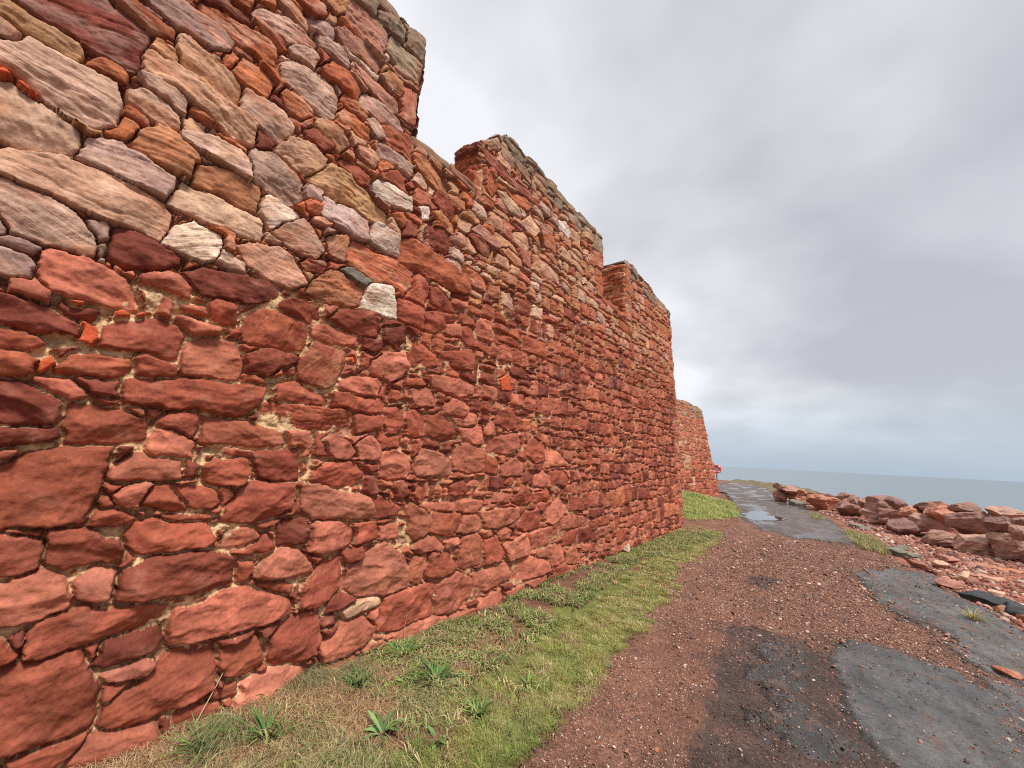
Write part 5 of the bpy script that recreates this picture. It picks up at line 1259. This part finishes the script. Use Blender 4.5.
box_mesh('pole', (0, 0, (lz - gz + .3) / 2), (.10, .10, lz - gz + .3), M_DARK, post, -fa * 0 + .2)
box_mesh('backboard', (.01, -.08, lz - gz), (.80, .03, .80), mat_plain('pink_board', (.70, .38, .36), .6), post, .2)
ring = empty('lifebuoy', (lx + .03, ly - .17, lz)); tag(ring, 'red lifebuoy ring hung on the pale backboard far down the path', 'lifebuoy')
def torus(name, R_, r_, mat, parent, a0=0, a1=2 * math.pi, n=40, m=12):
    V_, Q_ = [], []; full = abs(a1 - a0 - 2 * math.pi) < 1e-6; nn_ = n if full else n + 1
    for i in range(nn_):
        a = a0 + (a1 - a0) * i / n
        for j in range(m):
            b = 2 * math.pi * j / m; q_ = R_ + r_ * math.cos(b); V_.append((q_ * math.cos(a), r_ * .8 * math.sin(b), q_ * math.sin(a)))
    for i in range(n):
        for j in range(m): Q_.append((i * m + j, ((i + 1) % nn_) * m + j, ((i + 1) % nn_) * m + (j + 1) % m, i * m + (j + 1) % m))
    o = mesh_np(name, np.array(V_), np.array(Q_), mat, None, parent); o.rotation_euler = (0, 0, .2); return o
torus('ring', .36, .10, M_RED, ring)
for k in range(4): torus('band', .36, .105, M_WHITE, ring, k * math.pi / 2 + .65, k * math.pi / 2 + .92, 5)

# ------------------------------------------------------------------ sea
sm_, nt, b = mat_new('sea_water')
b.inputs['Base Color'].default_value = (.165, .205, .235, 1); b.inputs['Roughness'].default_value = .32; b.inputs['IOR'].default_value = 1.33
tc = nd(nt, 'ShaderNodeTexCoord'); prev = None
for sc, st, di in (((.02, .07, .1), .6, 2.2), ((.12, .30, .3), .5, .4), ((.8, 1.6, 1), .15, .06)):
    mp = nd(nt, 'ShaderNodeMapping'); mp.inputs['Scale'].default_value = sc; mp.inputs['Rotation'].default_value = (0, 0, .5)
    n_ = nd(nt, 'ShaderNodeTexNoise', Scale=1., Detail=4.); nt.links.new(tc.outputs['Object'], mp.inputs['Vector']); nt.links.new(mp.outputs[0], n_.inputs['Vector'])
    bp = nd(nt, 'ShaderNodeBump', Strength=st, Distance=di); nt.links.new(n_.outputs['Fac'], bp.inputs['Height'])
    if prev: nt.links.new(prev, bp.inputs['Normal'])
    prev = bp.outputs['Normal']
nt.links.new(prev, b.inputs['Normal'])
S_ = 40000.
sea = mesh_np('sea', np.array([(-S_, -S_, -2.4), (S_, -S_, -2.4), (S_, S_, -2.4), (-S_, S_, -2.4)]), np.array([(0, 1, 2, 3)]), sm_, smooth=False)
tag(sea, 'calm grey sea reaching to the horizon', 'sea', kind='structure')

# ------------------------------------------------------------------ sky and light
SUN_EL, SUN_AZ = math.radians(57), math.radians(104)   # azimuth clockwise from +Y
w = bpy.data.worlds.new('World'); scene.world = w; w.use_nodes = True
nt = w.node_tree; L = nt.links; bg = nt.nodes['Background']; bg.inputs['Strength'].default_value = .1
sky = nd(nt, 'ShaderNodeTexSky'); sky.sky_type = 'NISHITA'; sky.sun_disc = False; sky.sun_elevation = SUN_EL; sky.sun_rotation = SUN_AZ; sky.dust_density = 2
tc = nd(nt, 'ShaderNodeTexCoord'); sep = nd(nt, 'ShaderNodeSeparateXYZ'); L.new(tc.outputs['Generated'], sep.inputs[0])
def mth(op, a, b_=None, clamp=False):
    n_ = nd(nt, 'ShaderNodeMath', operation=op); n_.use_clamp = clamp
    for i, v in enumerate((a, b_)):
        if v is None: continue
        if isinstance(v, (int, float)): n_.inputs[i].default_value = v
        else: L.new(v, n_.inputs[i])
    return n_.outputs[0]
zz = mth('MAXIMUM', sep.outputs[2], 0.0); den = mth('ADD', zz, .30)
cmb = nd(nt, 'ShaderNodeCombineXYZ'); L.new(mth('DIVIDE', sep.outputs[0], den), cmb.inputs[0]); L.new(mth('DIVIDE', sep.outputs[1], den), cmb.inputs[1])
def cloud(sc, det, dist, off, rot=0., asp=1.):
    mp = nd(nt, 'ShaderNodeMapping'); mp.inputs['Location'].default_value = off; mp.inputs['Scale'].default_value = (sc, sc * asp, 1); mp.inputs['Rotation'].default_value = (0, 0, rot)
    n_ = nd(nt, 'ShaderNodeTexNoise', Scale=1., Detail=det, Roughness=.43, Distortion=dist); L.new(cmb.outputs[0], mp.inputs[0]); L.new(mp.outputs[0], n_.inputs['Vector']); return n_.outputs['Fac']
n1 = cloud(1.05, 5., .0, (3.1, 1.7, 0), .5, 1.0); n2 = cloud(3.2, 7., .0, (7.3, 2.2, 0), .3, 1.0)
f = mth('ADD', mth('MULTIPLY', n1, .66), mth('MULTIPLY', n2, .26)); f = mth('ADD', f, .045)
# brighter towards the wall side (west), greyer out at sea
f = mth('ADD', f, mth('MULTIPLY', sep.outputs[0], -.20))
cr = nd(nt, 'ShaderNodeValToRGB'); L.new(f, cr.inputs[0]); e = cr.color_ramp
e.elements[0].position = .38; e.elements[0].color = (.51, .515, .55, 1); e.elements[1].position = .62; e.elements[1].color = (.92, .925, .965, 1)
m_ = e.elements.new(.47); m_.color = (.63, .635, .668, 1); m_ = e.elements.new(.54); m_.color = (.75, .757, .778, 1)
hz = nd(nt, 'ShaderNodeMapRange'); hz.interpolation_type = 'SMOOTHSTEP'; L.new(zz, hz.inputs['Value']); hz.inputs['From Min'].default_value = 0; hz.inputs['From Max'].default_value = .19; hz.inputs['To Min'].default_value = .92; hz.inputs['To Max'].default_value = 0
mx = nd(nt, 'ShaderNodeMix', data_type='RGBA'); L.new(hz.outputs[0], mx.inputs[0]); L.new(cr.outputs[0], mx.inputs[6]); mx.inputs[7].default_value = (.43, .53, .64, 1)
sc_ = nd(nt, 'ShaderNodeVectorMath', operation='SCALE'); L.new(mx.outputs[2], sc_.inputs[0]); sc_.inputs['Scale'].default_value = CLOUD_GAIN
m2 = nd(nt, 'ShaderNodeMix', data_type='RGBA'); m2.inputs[0].default_value = .94; L.new(sky.outputs[0], m2.inputs[6]); L.new(sc_.outputs[0], m2.inputs[7])
L.new(m2.outputs[2], bg.inputs['Color'])
sl = bpy.data.lights.new('sun', 'SUN'); sl.energy = 1.5; sl.angle = math.radians(12); sl.color = (1, .96, .90)
so_ = bpy.data.objects.new('sun', sl); COL.objects.link(so_)
dirv = Vector((math.sin(SUN_AZ) * math.cos(SUN_EL), math.cos(SUN_AZ) * math.cos(SUN_EL), math.sin(SUN_EL)))
so_.rotation_euler = dirv.to_track_quat('Z', 'Y').to_euler()

# ------------------------------------------------------------------ camera
cam = bpy.data.cameras.new('camera'); cam.sensor_width = 36; cam.lens = 385 / 1024 * 36; cam.clip_end = 100000; cam.clip_start = .05
co = bpy.data.objects.new('camera', cam); COL.objects.link(co); scene.camera = co
Rm = Matrix(((0.77914036, -0.07511821, -0.62233234), (0.62477931, 0.17367873, 0.76124011), (0.0509029, -0.98193327, 0.18225241)))
R3 = Matrix((Rm.col[0], -Rm.col[1], -Rm.col[2])).transposed()
co.matrix_world = Matrix.Translation((2.9, 0, 1.6)) @ R3.to_4x4()
scene.view_settings.view_transform = 'Standard'; scene.view_settings.look = 'None'; scene.view_settings.gamma = 1
scene.view_settings.exposure = 1.5
scene.cycles.use_denoising = False; scene.cycles.filter_width = 1.1
scene.cycles.max_bounces = 5; scene.cycles.diffuse_bounces = 3; scene.cycles.glossy_bounces = 2
